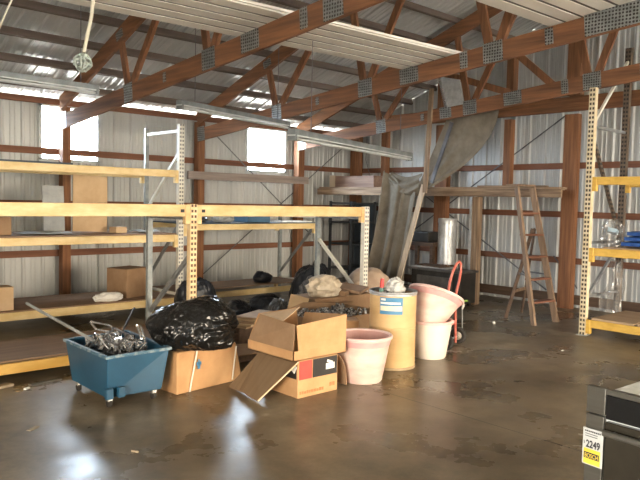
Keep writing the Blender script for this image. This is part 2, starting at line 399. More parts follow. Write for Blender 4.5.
# girts, eave board, posts, steel brace rods
for i, (z, nm) in enumerate(((.69,'lowest'),(1.375,'middle'),(2.095,'upper'))):
    o = MB().bb(XL+.1, 9.455, 9.385, 9.425, z-.045, z+.045).build('wall_girt', GIRT_X)
    tag(o, f'{nm} reddish brown wood girt along the window wall', 'wall girt', 'girts on the window wall')
    o = MB().bb(9.457, 9.495, YB+.1, 9.425, z-.045, z+.045).build('wall_girt', GIRT_Y)
    tag(o, f'{nm} reddish brown wood girt along the wall behind the ladder', 'wall girt', 'girts on the ladder wall')
tag(MB().bb(9.457, 9.495, YB+.1, 9.425, .05, .19).build('skirt_board', DARKWOOD), 'dark skirt board along the floor behind the stepladder', 'skirt board')
tag(MB().bb(XL+.1, 9.455, 9.385, 9.425, 2.735, 2.812).build('eave_board', GIRT_X), 'reddish board along the top of the window wall under the roof', 'eave board')
tag(MB().bb(9.40, 9.44, 1.0, 8.45, 2.885, 3.10).build('header_board', W_Y), 'thick brown header board high across the wall behind the ladder', 'header board')
TX = [3.60, 5.753, 7.829]
PX = [(3.623,3.734), (5.776,5.887), (7.852,7.985)]
for (a,b), l in zip(PX, ('brown post between the two bright window halves at the left', 'brown post behind the slotted cream rack upright', 'reddish post just past the second bright window')):
    tag(MB().bb(a, b, 9.205, 9.345, 0, 2.70).build('wall_post', W_Z), l, 'post', 'posts on the window wall')
for y0, y1, z0, l in ((9.12,9.345,0,'brown corner post where the two steel walls meet'), (8.42,8.54,0,'reddish post behind the top of the grey tarp'), (7.03,7.28,0,'reddish post behind the upright galvanised duct'), (4.735,4.94,0,'thick brown post between the stepladder and the yellow rack'), (5.82,5.945,1.80,'brown stud rising above the plank loft next to the ladder top'), (3.0,3.14,0,'brown post behind the yellow rack')):
    tag(MB().bb(9.285, 9.396, y0, y1, z0, min(2.83, roofz(y1)-.12)).build('wall_post', W_Z), l, 'post', 'posts on the ladder wall')
for y0, y1, l in ((5.82,5.945,'upper stud over the ladder top, above the header board'),(4.735,4.94,'upper stud above the header board over the thick post'),(7.03,7.28,'upper stud above the header board over the galvanised duct'),(3.0,3.14,'upper stud above the header board behind the yellow rack')):
    tag(MB().bb(9.30, 9.43, y0, y1, 3.103, roofz(y1)-.06).build('gable_stud', W_Z), l, 'stud', 'studs above the header board')
for a, b, l in (((6.10,9.3545,2.60),(8.3,9.3545,.87),'thin steel brace rod falling from the tarp-side post below the first roof truss heel'),
                ((9.07,9.3755,2.50),(5.98,9.3755,.25),'thin steel brace rod rising from behind the black bag towards the corner post')):
    tag(MB().tube([a,b], .0085, 6).build('brace_rod', ROD), l, 'brace rod', 'brace rods on the walls')
for a, b, l in (((9.41,8.25,.72),(9.41,4.98,2.84),'steel brace rod climbing the wall from the tarp up towards the thick post'),
                ((9.433,7.6,1.63),(9.433,5.2,.22),'steel brace rod falling past the galvanised duct behind the ladder'),
                ((9.41,5.09,.75),(9.41,4.7,.30),'short steel brace rod beside the foot of the thick post')):
    tag(MB().tube([a,b], .0105, 6).build('brace_rod', ROD), l, 'brace rod', 'brace rods on the walls')

# roof trusses: sloped scissor chord, rafter, fan webs, toothed plates
SB = .093
def chz(y): return 2.376 + SB*(9.3-y)                 # underside of bottom chord
def rfz(y): return 2.90 + SL*(9.0-y)                 # top of rafter
def truss(x, label, extra=False):
    T = thing('roof_truss', label, 'roof truss', (x, 9.2, chz(9.2)), 0, 'wooden roof trusses')
    yr = 1.6
    def piece(name, p, q, h, mt=W_Y, dx=0., t=.038):
        return MB().bar((x+dx,*p), (x+dx,*q), t, h).build(name, mt, T)
    piece('bottom_chord', (9.2, chz(9.2)+.095), (yr, chz(yr)+.095), .19)
    piece('rafter', (9.2, rfz(9.2)-.10), (yr, rfz(yr)-.10), .19, t=.042)
    K = .975
    webs = [((7.42,chz(7.42)+.15),(7.62,rfz(7.62)-.10)), ((7.36,chz(7.36)+.15),(6.50,rfz(6.50)-.10)),
            ((5.74,chz(5.74)+.15),(5.98,rfz(5.98)-.10)), ((5.66,chz(5.66)+.15),(4.90,rfz(4.9)-.10)),
            ((3.98,chz(3.98)+.15),(4.35,rfz(4.35)-.10)), ((3.88,chz(3.88)+.15),(3.20,rfz(3.2)-.10))]
    if extra: webs += [((5.0,chz(5.0)+.15),(6.35,chz(6.35)+.75)), ((4.45,chz(4.45)+.15),(5.2,rfz(5.2)-.6))]
    for k,(p,q) in enumerate(webs):
        p = (p[0]*K, chz(p[0]*K)+.15); q = (q[0]*K, q[1] if k >= 6 else rfz(q[0]*K)-.12)
        piece('web', p, q, .088, W_Z, dx=(.0385 if k >= 6 else 0))
    for y, w, h in ((9.08,.20,.22),(7.39,.20,.21),(5.70,.22,.20),(6.55,.06,.10),(5.02,.26,.17),(3.32,.08,.15),(4.28,.09,.17),(3.93,.22,.20),(2.72,.50,.19)):
        if y < 9: y *= K
        MB().bar((x-.0215, y+w/2, chz(y+w/2)+.105), (x-.0215, y-w/2, chz(y-w/2)+.105), .004, h).build('gusset_plate', PLATE, T)
    if extra: MB().bar((x-.0215, 6.07, chz(6.07)+.105), (x-.0215, 5.87, chz(5.87)+.105), .004, .16).build('gusset_plate', PLATE, T)
    for y in (7.43, 6.34, 4.78):
        MB().bar((x-.0215, y+.08, rfz(y+.08)-.09), (x-.0215, y-.08, rfz(y-.08)-.09), .004, .10).build('gusset_plate', PLATE, T)
    return T
truss(TX[0], 'roof truss seated on the post between the window halves')
truss(TX[1], 'roof truss crossing the middle, over the slotted cream rack upright')
truss(TX[2], 'roof truss nearest the ladder wall, seated past the second window', True)
ordn = ['first','second','third','fourth','fifth','sixth','seventh','eighth','ninth','tenth','eleventh']
for k in range(11):
    y = 9.05 - .535*k
    th = math.atan(SL)
    R = Matrix.Rotation(-th, 3, 'X')
    o = MB().box(((XL+9.45)/2+.0, y, rfz(y)+.0475), (9.45-XL, .045, .088), R).build('roof_purlin', PURLIN)
    tag(o, f'{ordn[k]} dark roof purlin counting up from the window wall', 'purlin', 'roof purlins')

# white liner panels lying across the trusses
def liner(label, xa, xb, ya, yb, tilt):
    T = thing('liner_panel', label, 'metal panel', (xa, ya, chz(ya)+.19), 0, 'white metal panels lying on the trusses')
    n = 5; w = (yb-ya)/n
    def P(x, y, dz): return (x, y + tilt*(xb-x), chz(y)+.2+dz)
    m = MB()
    for k in range(n):
        y0, y1 = ya+w*k+.016, ya+w*(k+1)-.016
        m._mesh([P(xa,y0,0),P(xb,y0,0),P(xb,y1,0),P(xa,y1,0),P(xa,y0,.012),P(xb,y0,.012),P(xb,y1,.012),P(xa,y1,.012)], [(0,1,2,3),(7,6,5,4),(0,4,5,1),(1,5,6,2),(2,6,7,3),(3,7,4,0)])
    m._mesh([P(xa,ya,.013),P(xb,ya,.013),P(xb,yb,.013),P(xa,yb,.013),P(xa,ya,.035),P(xb,ya,.035),P(xb,yb,.035),P(xa,yb,.035)], [(0,1,2,3),(7,6,5,4),(0,4,5,1),(1,5,6,2),(2,6,7,3),(3,7,4,0)])
    m.build('sheet', LINER, T)
    g = MB()
    for k in range(1, n):
        y0 = ya+w*k
        g._mesh([P(xa,y0-.0155,.004),P(xb,y0-.0155,.004),P(xb,y0+.0155,.004),P(xa,y0+.0155,.004)], [(0,1,2,3)])
    g.build('grooves', LINER_RIB, T)
liner('long white ribbed metal panel lying across trusses at the top middle', 1.2, 5.95, 4.28, 5.02, .06)
liner('white ribbed metal panel lying on trusses at the top above the ladder side', 1.2, 5.95, 2.45, 3.26, .03)

# fluorescent strip lights and hanging cord
def strip(label, a, b, dz=0):
    a, b = Vector(a), Vector(b)
    T = thing('strip_light', label, 'strip light', (a+b)/2, 0, 'unlit ceiling strip lights')
    u = (b-a).normalized(); sd = u.cross(Vector((0,0,1))).normalized()
    MB().bar(a+Vector((0,0,.05)), b+Vector((0,0,.05)), .075, .05).build('housing', FIX_D, T)
    mm = MB(); mm.bar(a+Vector((0,0,.018)), b+Vector((0,0,.018)), .080, .012); mm.build('reflector', FIX_W, T)
    for sgn in (-1, 1):
        MB().tube([a+u*.04+sd*.02*sgn-Vector((0,0,.010)), b-u*.04+sd*.02*sgn-Vector((0,0,.010))], .013, 8).build('tube', FIX_W, T)
    for e, s in ((a, 1), (b, -1)):
        MB().box(e+u*s*.02+Vector((0,0,.01)), (.03,.085,.075), Matrix((u, sd, Vector((0,0,1)))).transposed()).build('end_cap', FIX_D, T)
    for f in (.12, .88):
        p = a.lerp(b, f); MB().tube([p+Vector((0,0,.075)), (p.x, p.y, (chz(p.y)+.185 if p.y < 5.75 else rfz(p.y)-.02))], .004, 5).build('hanger_wire', ROD, T)
strip('unlit strip light ending beside the first window', (1.55,6.92,2.60), (3.13,7.0,2.60))
strip('unlit strip light hung in front of the middle truss heel', (3.88,6.60,2.50), (5.97,7.24,2.50))
strip('unlit strip light reaching towards the top of the grey tarp', (3.88,4.66,2.06), (6.70,5.66,2.06))
T = thing('pendant_cable', 'cream cord with a tangled knot hanging from the roof at the upper left', 'cord', (1.95,4.6,2.45))
g0 = Vector((1.92,4.53,2.40))
MB().tube([(2.02,4.50,rfz(4.5)), (2.0,4.50,3.0), (1.985,4.51,2.85), (1.975,4.52,2.72), (1.95,4.53,2.58), (1.925,4.53,2.47)], .013, 8).build('cable', CORD, T)
kn = MB()
for k in range(9):
    ph = k*.9; pts = []
    for j in range(13):
        t = j/12*2*PI
        v = Vector((math.cos(t)*.06, math.sin(t)*.05, math.sin(t*2+ph)*.02)); v.rotate(Euler((ph, ph*1.7, ph*.6)))
        pts.append(g0 + v)
    kn.tube(pts, .006, 5)
kn.build('knot', KNOT, T)
tag(MB().tube([(1.62,5.45,2.62),(1.72,5.42,2.9),(1.9,5.36,3.35),(2.1,5.3,4.35)], .008, 6).build('hanging_wire', CORD), 'thin pale wire slanting up at the top left corner', 'wire')
tag(MB().tube([(9.40,9.02,2.80),(9.36,9.0,2.3),(9.38,8.9,2.0)], .006, 5).build('hanging_wire', ROD), 'thin dark wire hanging down the corner post', 'wire')

# ------------------------------------------------------------------ pallet racks
def upright(T, m, x, y, z1, w=.075, d=.06, axis='x'):
    mm = MB()
    if axis == 'x': mm.bb(x-w/2, x+w/2, y-d/2, y+d/2, .008, z1)
    else: mm.bb(x-d/2, x+d/2, y-w/2, y+w/2, .008, z1)
    u = mm.build('upright', m, T)
    MB().bb(x-.06, x+.06, y-.055, y+.055, 0, .008).build('foot_plate', UP_G, u)
    return u
def beam(T, m, a, b, h, cw=.05, t=.04, conn=None):
    o = MB().bar(a, b, t, h).build('beam', m, T, bevel=.006)
    a, b = Vector(a), Vector(b); u = (b-a).normalized(); sd = u.cross(Vector((0,0,1)))
    for e, s in ((a,1),(b,-1)):
        MB().box(e+u*s*.025-Vector((0,0,.037)), (.05, t+.014, h+.07), Matrix((u, sd, Vector((0,0,1)))).transposed()).build('connector', conn or m, o, bevel=.004)
    return o

# tall rack against the window wall
RYF, RYR = 7.6, 8.5
T = thing('pallet_rack', 'tall pallet rack against the window wall holding boxes and boards', 'pallet rack', (4.5, RYF, 0))
for x, h in ((2.06,2.43),(4.5,2.43),(6.88,1.36)):
    upright(T, UP_W, x, RYF, h); upright(T, UP_G, x, RYR, h, .052, .04)
    for (z0, z1) in ((h-.08, h-.08), (.25,.25), (1.25,1.25)): MB().bar((x,RYF+.03,z0),(x,RYR-.03,z1),.03,.035).build('brace', BR_W, T)
    if h > 2: MB().bar((x,RYF+.03,h-.35),(x,RYR-.03,1.33),.03,.035).build('brace', BR_W, T)
    MB().bar((x,RYF+.03,1.15),(x,RYR-.03,.35),.03,.035).build('brace', BR_G, T)
for z in (.17, .98, 1.80):
    beam(T, BEAM_T, (2.1,RYF,z), (4.46,RYF,z), .09); beam(T, BEAM_T, (2.1,RYR,z), (4.46,RYR,z), .09)
for z in (.20, 1.115):
    beam(T, BEAM_T, (4.54,RYF,z), (6.84,RYF,z), .08); beam(T, BEAM_T, (4.54,RYR,z), (6.84,RYR,z), .08)
# low rack in front
FY, FR = 5.6, 6.44
T = thing('pallet_rack', 'low pallet rack with long orange beams behind the black bag', 'pallet rack', (3.45, FY, 0))
for x in (1.05, 3.45, 5.84):
    upright(T, UP_O if x < 5 else UP_W, x, FY, 1.44); upright(T, UP_G, x, FR, 1.40, .055, .042)
    MB().bar((x,FY+.03,1.30),(x,FR-.03,1.30),.03,.03).build('brace', BR_G, T)
    MB().bar((x,FY+.03,.95 if x < 5 else .35),(x,FR-.03,.30 if x < 5 else 1.0),.03,.04).build('brace', BR_G if x < 5 else BR_W, T)
    MB().bar((x,FY+.03,.22),(x,FR-.03,.22),.03,.03).build('brace', BR_G, T)
for a, b in ((1.09,3.41),(3.49,5.80)): beam(T, BEAM_O, (a,FY,1.378), (b,FY,1.378), .112)
beam(T, BEAM_G, (1.09,FY,.10), (3.41,FY,.10), .085); beam(T, BEAM_G, (1.09,FR,.10), (3.41,FR,.10), .085)
for x in (3.33, 3.56): MB().decal((x-.02,FY-.02,1.36),(1,0,0),(0,0,1),0,.04,0,.03).build('sticker', INK, T)
# yellow rack by the ladder wall
YX, YXR = 7.56, 8.44
T = thing('pallet_rack', 'tall yellow pallet rack against the ladder wall', 'pallet rack', (YX, 3.68, 0))
for y in (3.68, 1.22):
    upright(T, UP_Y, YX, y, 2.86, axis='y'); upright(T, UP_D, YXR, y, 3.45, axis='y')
    for z in (.45, 1.08, 2.42): MB().bar((YX+.03,y,z),(YXR-.03,y,z),.03,.03).build('brace', BR_G, T)
    MB().bar((YX+.03,y,2.3),(YXR-.03,y,1.12),.03,.045).build('brace', UP_D, T)
    MB().bar((YX+.03,y,.42),(YXR-.03,y,1.05),.03,.03).build('brace', BR_G, T)
    MB().bar((YX+.03,y,2.46),(YXR-.03,y,3.28),.03,.03).build('brace', BR_W, T)
for z in (.145, .98, 1.795):
    beam(T, BEAM_Y, (YX,3.64,z), (YX,1.26,z), .092); beam(T, BEAM_Y, (YXR,3.64,z), (YXR,1.26,z), .09)

def board(label, x0, x1, y0, y1, z0, z1, m, name='shelf_board', cat='board', group=None, bevel=0):
    return tag(MB().bb(x0,x1,y0,y1,z0,z1).build(name, m, bevel=bevel), label, cat, group)
G = 'boards lying on the racks'
board('brown plywood deck on the lowest level of the tall window rack', 2.12, 4.44, RYF-.02, RYR+.02, .217, .232, PLY, 'shelf_board', 'shelf board', G)
board('plywood deck on the middle level of the tall window rack', 2.12, 4.44, RYF-.02, RYR+.02, 1.027, 1.042, PLY, 'shelf_board', 'shelf board', G)
board('dark blue-grey board on the top level of the tall window rack', 2.12, 3.10, RYF-.02, RYR+.02, 1.847, 1.865, NAVYBOARD, 'shelf_board', 'shelf board', G)
board('brown plywood deck on the floor level of the low orange rack', 1.3, 3.38, FY+.025, FR-.025, .145, .16, PLY, 'shelf_board', 'shelf board', G)
board('thin plywood deck on the window rack behind the cream upright, upper level', 4.56, 6.82, RYF-.015, RYR+.015, 1.157, 1.170, NAVYBOARD, 'shelf_board', 'shelf board', G)
board('plywood deck at floor level of the window rack behind the black bags', 4.56, 6.82, RYF+.23, RYR-.03, .242, .256, PLY, 'shelf_board', 'shelf board', G)
for k, (y0, y1) in enumerate(((3.10,3.58),(2.52,3.05),(1.94,2.47),(1.34,1.89))):
    if k < 3: board(('wide brown plank on the yellow rack bottom, beside its slotted upright','second wide brown plank on the yellow rack bottom','third wide brown plank on the yellow rack bottom, at the picture edge')[k], YX-.02, YXR+.02, y0, y1, .194, .216, PLY_L, 'shelf_plank', 'plank', 'planks on the yellow rack')
board('board deck on the middle level of the yellow rack', YX+.03, YXR-.0, 1.3, 3.5, 1.028, 1.04, PLY_L, 'shelf_board', 'shelf board', G)

# ------------------------------------------------------------------ cartons
def carton(label, c, d, rotz=0., m=CARD, tape=True, name='cardboard_box', cat='cardboard box', group=None):
    T = thing(name, label, cat, c, rotz, group)
    W = MW[T]
    def w(mm): mm.bm.transform(W); return mm
    w(MB().bb(-d[0]/2,d[0]/2,-d[1]/2,d[1]/2,0,d[2]-.004)).build('carton_body', m, T, bevel=.004)
    w(MB().bb(-d[0]/2,-.002,-d[1]/2,d[1]/2,d[2]-.004,d[2]+.001)).build('flap', m, T)
    w(MB().bb(.002,d[0]/2,-d[1]/2,d[1]/2,d[2]-.004,d[2]+.001)).build('flap', m, T)
    return T, w
carton('brown box on the lowest shelf of the window rack', (3.98,7.98,.233), (.40,.34,.36), .35, CARD_D)
carton('pale tan box at the front edge of the window rack, left frame edge', (2.29,7.73,.234), (.35,.20,.255), .0, CARD_L)
carton('small pale box on the middle shelf of the window rack', (3.80,7.9,1.043), (.16,.14,.075), .2, CARD_L)
carton('brown box at the left edge on the middle shelf of the window rack', (2.31,7.95,1.043), (.38,.3,.2), .0, CARD_D)
tag(MB().box((3.55,8.15,1.40),(.44,.014,.70),Euler((-.06,.03,0)).to_matrix()).build('cardboard_sheet', CARD_L), 'tan cardboard sheet standing on the window rack below the window', 'cardboard sheet')
tag(MB().box((3.15,8.30,1.33),(.26,.02,.56),Euler((-.08,0,0)).to_matrix()).build('grey_board', GREYP), 'grey board standing beside the tan cardboard sheet', 'board')
def rag(mb, c, s, seed, n=18, amp=.45, flat=.0, zmin=0.):
    c = Vector(c); b2 = bmesh.new(); bmesh.ops.create_icosphere(b2, subdivisions=4, radius=1)
    for v in b2.verts:
        d = v.co.normalized()
        f = 1 + amp*(noise.ridged_multi_fractal(d*1.6+Vector((seed,0,0)), 1., 2.2, 4, 1., 2.)*.55 - .55)
        v.co = Vector((d.x*s[0]*f, d.y*s[1]*f, d.z*s[2]*f))
        v.co.z = max(v.co.z, -s[2]*.72)
    zm = min(v.co.z for v in b2.verts)
    for v in b2.verts: v.co += c + Vector((0,0,-zm))
    vs = [v.co.copy() for v in b2.verts]; b2.verts.index_update()
    mb._mesh(vs, [tuple(q.index for q in f.verts) for f in b2.faces]); b2.free(); mb.flat = False
    return mb
tag(rag(MB(), (3.58,7.70,.233), (.18,.08,.06), 3.3).build('white_cloth', PAPER), 'crumpled white cloth beside the brown box on the window rack', 'cloth')
for k, (x,y,l) in enumerate(((2.86,7.85,'flat grey sheet of paper on the middle window rack shelf near the frame edge'),(4.15,7.9,'flat grey sheet on the middle shelf beside the white upright'))):
    tag(MB().grid(lambda u,v,x=x,y=y,k=k: (x+(u-.5)*(.56 if k==0 else .3), y+(v-.5)*.3, 1.062+.018*math.sin(u*7+k)*math.sin(v*4)), 14, 8, .004).build('paper_sheet', GREYP), l, 'paper')
tag(MB().box((5.87,7.9,1.172+.05),(.40,.34,.10)).build('blue_carton', BLUEP, bevel=.006), 'flat blue box on the shelf right of the cream upright', 'box')
tag(rag(MB(), (5.33,7.85,1.171), (.16,.12,.07), 9.1).build('grey_rag', GREYP), 'crumpled grey rag beside the flat blue box', 'rag')
tag(MB().box((6.52,7.8,1.178),(.60,.3,.014),Euler((0,.0,.04)).to_matrix()).build('white_board', PAPER), 'thin white board lying at the shelf end behind the orange beam', 'board')
tag(rag(MB(), (4.92,7.85,1.171), (.13,.10,.06), 19.1).build('dark_rag', SCRAP_D), 'crumpled dark cloth on the shelf behind the cream upright', 'cloth')

# ------------------------------------------------------------------ black bags
def bag(label, c, s, seed, m=BAG, knot=(.6,-.5,.35), knot_len=.1, name='rubbish_bag', cat='rubbish bag', zbase=None, sub=6, fold=1., grp='black rubbish bags'):
    """filled bag: ridged wrinkles plus pleats gathering at the tied neck"""
    b2 = bmesh.new(); bmesh.ops.create_icosphere(b2, subdivisions=sub, radius=1)
    K = Vector(knot).normalized(); a = K.orthogonal().normalized(); b = K.cross(a); off = Vector((seed*1.7, seed*.9, -seed))
    for v in b2.verts:
        d = v.co.normalized()
        ang = math.acos(max(-1, min(1, d.dot(K)))); az = math.atan2(d.dot(b), d.dot(a))
        lump = noise.noise(d*1.1+off)*.21 + noise.noise(d*2.7+off)*.05
        wr = (noise.ridged_multi_fractal(d*2.3+off, .9, 2.1, 5, 1., 2.)-1.1)*.026*fold
        cr = -abs(noise.noise(Vector((d.x*9,d.y*9,d.z*4))+off))*.05*fold - abs(noise.noise(d*17+off))*.022*fold
        pl = math.exp(-(ang/.62)**2)
        pleat = pl*(.085*math.sin(az*11+3*noise.noise(d*3+off))*min(1,ang*2.5) + .03*math.sin(az*23+seed))
        r = 1 + lump + wr + cr + pleat - .16*math.exp(-(ang/.33)**2) + .30*math.exp(-(ang/.085)**2)*knot_len*5
        q = d*r
        v.co = Vector((q.x*s[0], q.y*s[1], q.z*s[2]))
        if v.co.z < -s[2]*.66: v.co.z = -s[2]*.66 - (abs(v.co.z)-s[2]*.66)*.10
    zm = min(v.co.z for v in b2.verts)
    mb = MB(); b2.verts.index_update(); vs = [v.co + Vector(c) + Vector((0,0,-zm)) for v in b2.verts]
    mb._mesh(vs, [tuple(q.index for q in f.verts) for f in b2.faces]); b2.free()
    o = mb.build(name, m, smooth=True)
    for e in o.data.edges: e.use_edge_sharp = False
    return tag(o, label, cat, grp)

bag('big shiny black bag lying on the strapped cardboard box', (2.83,4.53,.327), (.37,.28,.235), 1.3, knot=(.55,-.75,.0), knot_len=.05, fold=1.25)
bag('dark navy bag standing behind the slotted cream upright', (4.28,6.85,.0), (.26,.22,.34), 4.1, BAG_N, knot=(-.2,-.1,1), knot_len=.05)
bag('tall dark navy bag heaped behind the crumpled beige cloth', (6.25,6.98,.0), (.33,.30,.37), 7.7, BAG_N, knot=(.1,0,1), knot_len=.2, fold=1.1)
bag('small black shiny bag beside the big bag, in front of the navy one', (4.02,5.98,.0), (.17,.16,.14), 2.9, BAG_G, knot=(-.3,-.5,.5), knot_len=.05, sub=5, fold=1.5)
bag('small dark bag on the floor-level deck of the window rack', (6.15,8.0,.257), (.15,.13,.10), 5.6, BAG_N, knot=(.3,0,1), knot_len=.1, sub=5)
bag('black bag with white glints in front of the window rack', (5.27,6.75,.0), (.25,.22,.17), 6.4, BAG_N, knot=(.5,-.3,.5), knot_len=.1, sub=5, fold=1.4)
bag('grey-black bag between the navy bag and the glinting bag', (4.80,6.72,.0), (.19,.18,.15), 8.4, BAG_N, knot=(.1,-.5,.7), knot_len=.1, sub=5)

# ------------------------------------------------------------------ blue tub with scrap
T = thing('tub_cart', 'blue plastic tub cart on casters, heaped with metal scrap', 'tub cart', (2.3,4.85,0))
bt = [(2.06,4.44),(2.48,4.425),(2.52,5.06),(2.06,5.06)]; tp = [(2.045,4.41),(2.54,4.42),(2.58,5.19),(2.045,5.15)]
m = MB(); z0, z1 = .075, .378; th = .016
def inset(q, t): cx = sum(p[0] for p in q)/4; cy = sum(p[1] for p in q)/4; return [(p[0]+(t if p[0]<cx else -t), p[1]+(t if p[1]<cy else -t)) for p in q]
O0 = [(*p,z0) for p in bt]; O1 = [(*p,z1) for p in tp]; I1 = [(*p,z1) for p in inset(tp,th)]; I0 = [(*p,z0+.02) for p in inset(bt,th)]
m._mesh(O0+O1+I1+I0, [(3,2,1,0)] + [(i,(i+1)%4,4+(i+1)%4,4+i) for i in range(4)] + [(4+i,4+(i+1)%4,8+(i+1)%4,8+i) for i in range(4)] + [(8+i,8+(i+1)%4,12+(i+1)%4,12+i) for i in range(4)] + [(12,13,14,15)])
m.build('tub_body', BLUE, T, bevel=.012)
m = MB(); ro = inset(tp,-.014)
m._mesh([(*p,z1-.014) for p in ro]+[(*p,z1+.008) for p in ro]+[(*p,z1+.008) for p in inset(tp,.012)]+[(*p,z1-.014) for p in inset(tp,-.001)],
        [(i,(i+1)%4,4+(i+1)%4,4+i) for i in range(4)]+[(4+i,4+(i+1)%4,8+(i+1)%4,8+i) for i in range(4)]+[(8+i,8+(i+1)%4,12+(i+1)%4,12+i) for i in range(4)]+[(12+i,12+(i+1)%4,(i+1)%4,i) for i in range(4)])
m.build('rim', BLUE_RIM, T, bevel=.004)
for x in (2.03, 2.12): MB().bb(x, x+.055, 4.385, 4.425, z0+.005, .155).build('corner_foot', BLUE, T, bevel=.008)
for (x,y) in ((2.09,4.47),(2.43,4.46),(2.48,5.02),(2.09,5.0)):
    ca = MB().bb(x-.014,x+.014,y-.02,y+.02,.045,z0).build('caster', CHROME, T)
    MB().lathe([(0,-.012),(.028,-.012),(.03,0),(.028,.012),(0,.012)], (x,y,.031), Matrix.Rotation(PI/2,3,'Y'), 18).build('wheel', RUBBER, ca)
# scrap in tub: a jumble nobody could count, plus clear pieces
m = MB(); rn = random.Random(5)
for k in range(120):
    x = 2.15+.30*rn.random(); y = 4.56+.46*rn.random()
    hz = .30+.14*math.exp(-((x-2.25)/.2)**2-((y-4.78)/.24)**2)*rn.random()
    e = Euler((rn.random()*PI, rn.random()*PI, rn.random()*PI))
    m.box((x,y,hz), (.05+.07*rn.random(), .012+.025*rn.random(), .004+.008*rn.random()), e.to_matrix())
shards = tag(m.build('metal_shards', SCRAP_D), 'heap of dark and silver metal shards filling the blue tub', 'metal scrap', None, 'stuff')
m = MB()
for k in range(95):
    x = 2.15+.30*rn.random(); y = 4.56+.46*rn.random()
    hz = .37+.075*math.exp(-((x-2.25)/.17)**2-((y-4.76)/.22)**2)*rn.random()
    e = Euler((rn.random()*PI, rn.random()*PI, rn.random()*PI))
    m.box((x,y,hz), (.05+.06*rn.random(), .008+.02*rn.random(), .004+.006*rn.random()), e.to_matrix())
tag(m.build('chips', CHROME, shards), 'bright silver chips', kind='stuff')
def frame_piece(label, c, a, b, eu, m):
    mm = MB(); R = Euler(eu).to_matrix(); c = Vector(c)
    q = [c+R@Vector(p) for p in ((-a,-b,0),(a,-b,0),(a,b,0),(-a,b,0))]
    for i in range(4): mm.bar(q[i], q[(i+1)%4], .012, .012)
    tag(mm.build('scrap_frame', m), label, 'scrap frame', 'scrap frames in the blue tub')
frame_piece('bent silver metal frame sticking up on the ladder side of the blue tub', (2.40,4.60,.485), .07, .05, (1.2,.2,.9), CHROME)
frame_piece('silver metal frame lying towards the rear of the blue tub', (2.22,4.86,.50), .09, .05, (.5,.3,.2), CHROME)
frame_piece('dark metal frame on the near corner of the scrap in the blue tub', (2.20,4.60,.475), .07, .06, (.4,-.4,.5), SCRAP_D)
tag(MB().tube([(1.84,5.40,.648),(2.13,4.82,.415)], .012, 8).build('metal_rod', BR_G), 'long grey metal rod leaning out of the blue tub to the left', 'metal rod')
tag(MB().tube([(2.33,4.80,.43),(2.60,5.10,.58)], .009, 8).build('metal_rod', SCRAP_D), 'thin dark rod sticking out of the blue tub towards the big bag', 'metal rod')

# ------------------------------------------------------------------ strapped long box under the bag
T = thing('cardboard_box', 'long strapped cardboard box under the big black bag', 'cardboard box', (2.9,4.65,0))
A = Vector((2.615,4.435,0)); B = Vector((3.28,4.51,0)); u = (B-A).normalized(); v = Vector((-u.y,u.x,0)); H = .325; D = .40
m = MB(); q = [A, B, B+v*D, A+v*D]
# right end sags in a little
top = [p+Vector((0,0,H)) for p in q]; top[1] += Vector((-.05,.03,-.01)); top[2] += Vector((-.04,0,-.02))
m._mesh([tuple(p) for p in q+top], [(3,2,1,0),(4,5,6,7)]+[(i,(i+1)%4,4+(i+1)%4,4+i) for i in range(4)])
m.build('carton_body', CARD, T, bevel=.012)
m = MB(); 
for off in (.115,):
    p0 = A+u*off; m.bar(p0-v*.006+Vector((0,0,.004)), A+u*(off+.07)-v*.006+Vector((0,0,H)), .004, .012, up=u)
m.build('strap', WHITESTRAP, T)
m = MB(); p0 = A+u*.55; m.bar(p0-v*.005+Vector((0,0,.02)), A+u*.585-v*.008+Vector((0,0,H*.9)), .004, .012, up=u); m.build('strap', WHITESTRAP, T)
m = MB(); o = A+u*.205-v*.002+Vector((0,0,.17))
m.decal(o,u,(0,0,1),-.013,.013,0,.05); m.decal(o,u,(0,0,1),-.022,.022,.03,.055); m.decal(o,u,(0,0,1),-.007,.007,.05,.075)
m.build('printed_mark', LABEL_B, T)
# ------------------------------------------------------------------ printed carton with open carton on top
X0, X1, Y0, Y1, HH = 3.275, 3.69, 3.80, 4.22, .292
T = thing('cardboard_box', 'printed carton with black and red bands under the open box', 'cardboard box', ((X0+X1)/2,(Y0+Y1)/2,0))
body = MB().bb(X0,X1,Y0,Y1,0,HH).build('carton_body', CARD, T, bevel=.004)
UX, UZ = (1,0,0), (0,0,1); oF = (X0,Y0,0); UL = (0,-1,0); oL = (X0,Y1,0)
m = MB(); m.decal(oF,UX,UZ,.150,.405,.140,.282); m.build('black_band', INK, T)
m = MB(); m.decal(oF,UX,UZ,.012,.140,.140,.282); m.build('red_panel', REDP, T)
m = MB(); m.decal(oL,UL,UZ,.01,.405,.145,.285); m.build('black_band', INK, T)
m = MB(); m.decal(oF,UX,UZ,.285,.375,.185,.232,.004); m.box((X0+.325,Y0-.004,.242),(.06,.003,.02),Euler((0,.35,0)).to_matrix()); m.build('white_sticker', PAPER, T)
m = MB(); R = Matrix.Rotation(.5,3,'X'); m.box((X0-.012,3.85,.235),(.003,.085,.06),R); m.build('white_sticker', PAPER, T)
m = MB(); rr = random.Random(3); x = .02
for k in range(10):                                   # worn, unreadable orange print along the bottom edge
    w_ = .012+.012*rr.random(); m.decal(oF,UX,UZ,x,x+w_,.028,.028+.018+.008*rr.random()); x += w_+.007
m.decal(oF,UX,UZ,.33,.352,.045,.075); m.decal(oF,UX,UZ,.362,.384,.045,.075)
m.build('orange_print', ORANGEP, T)
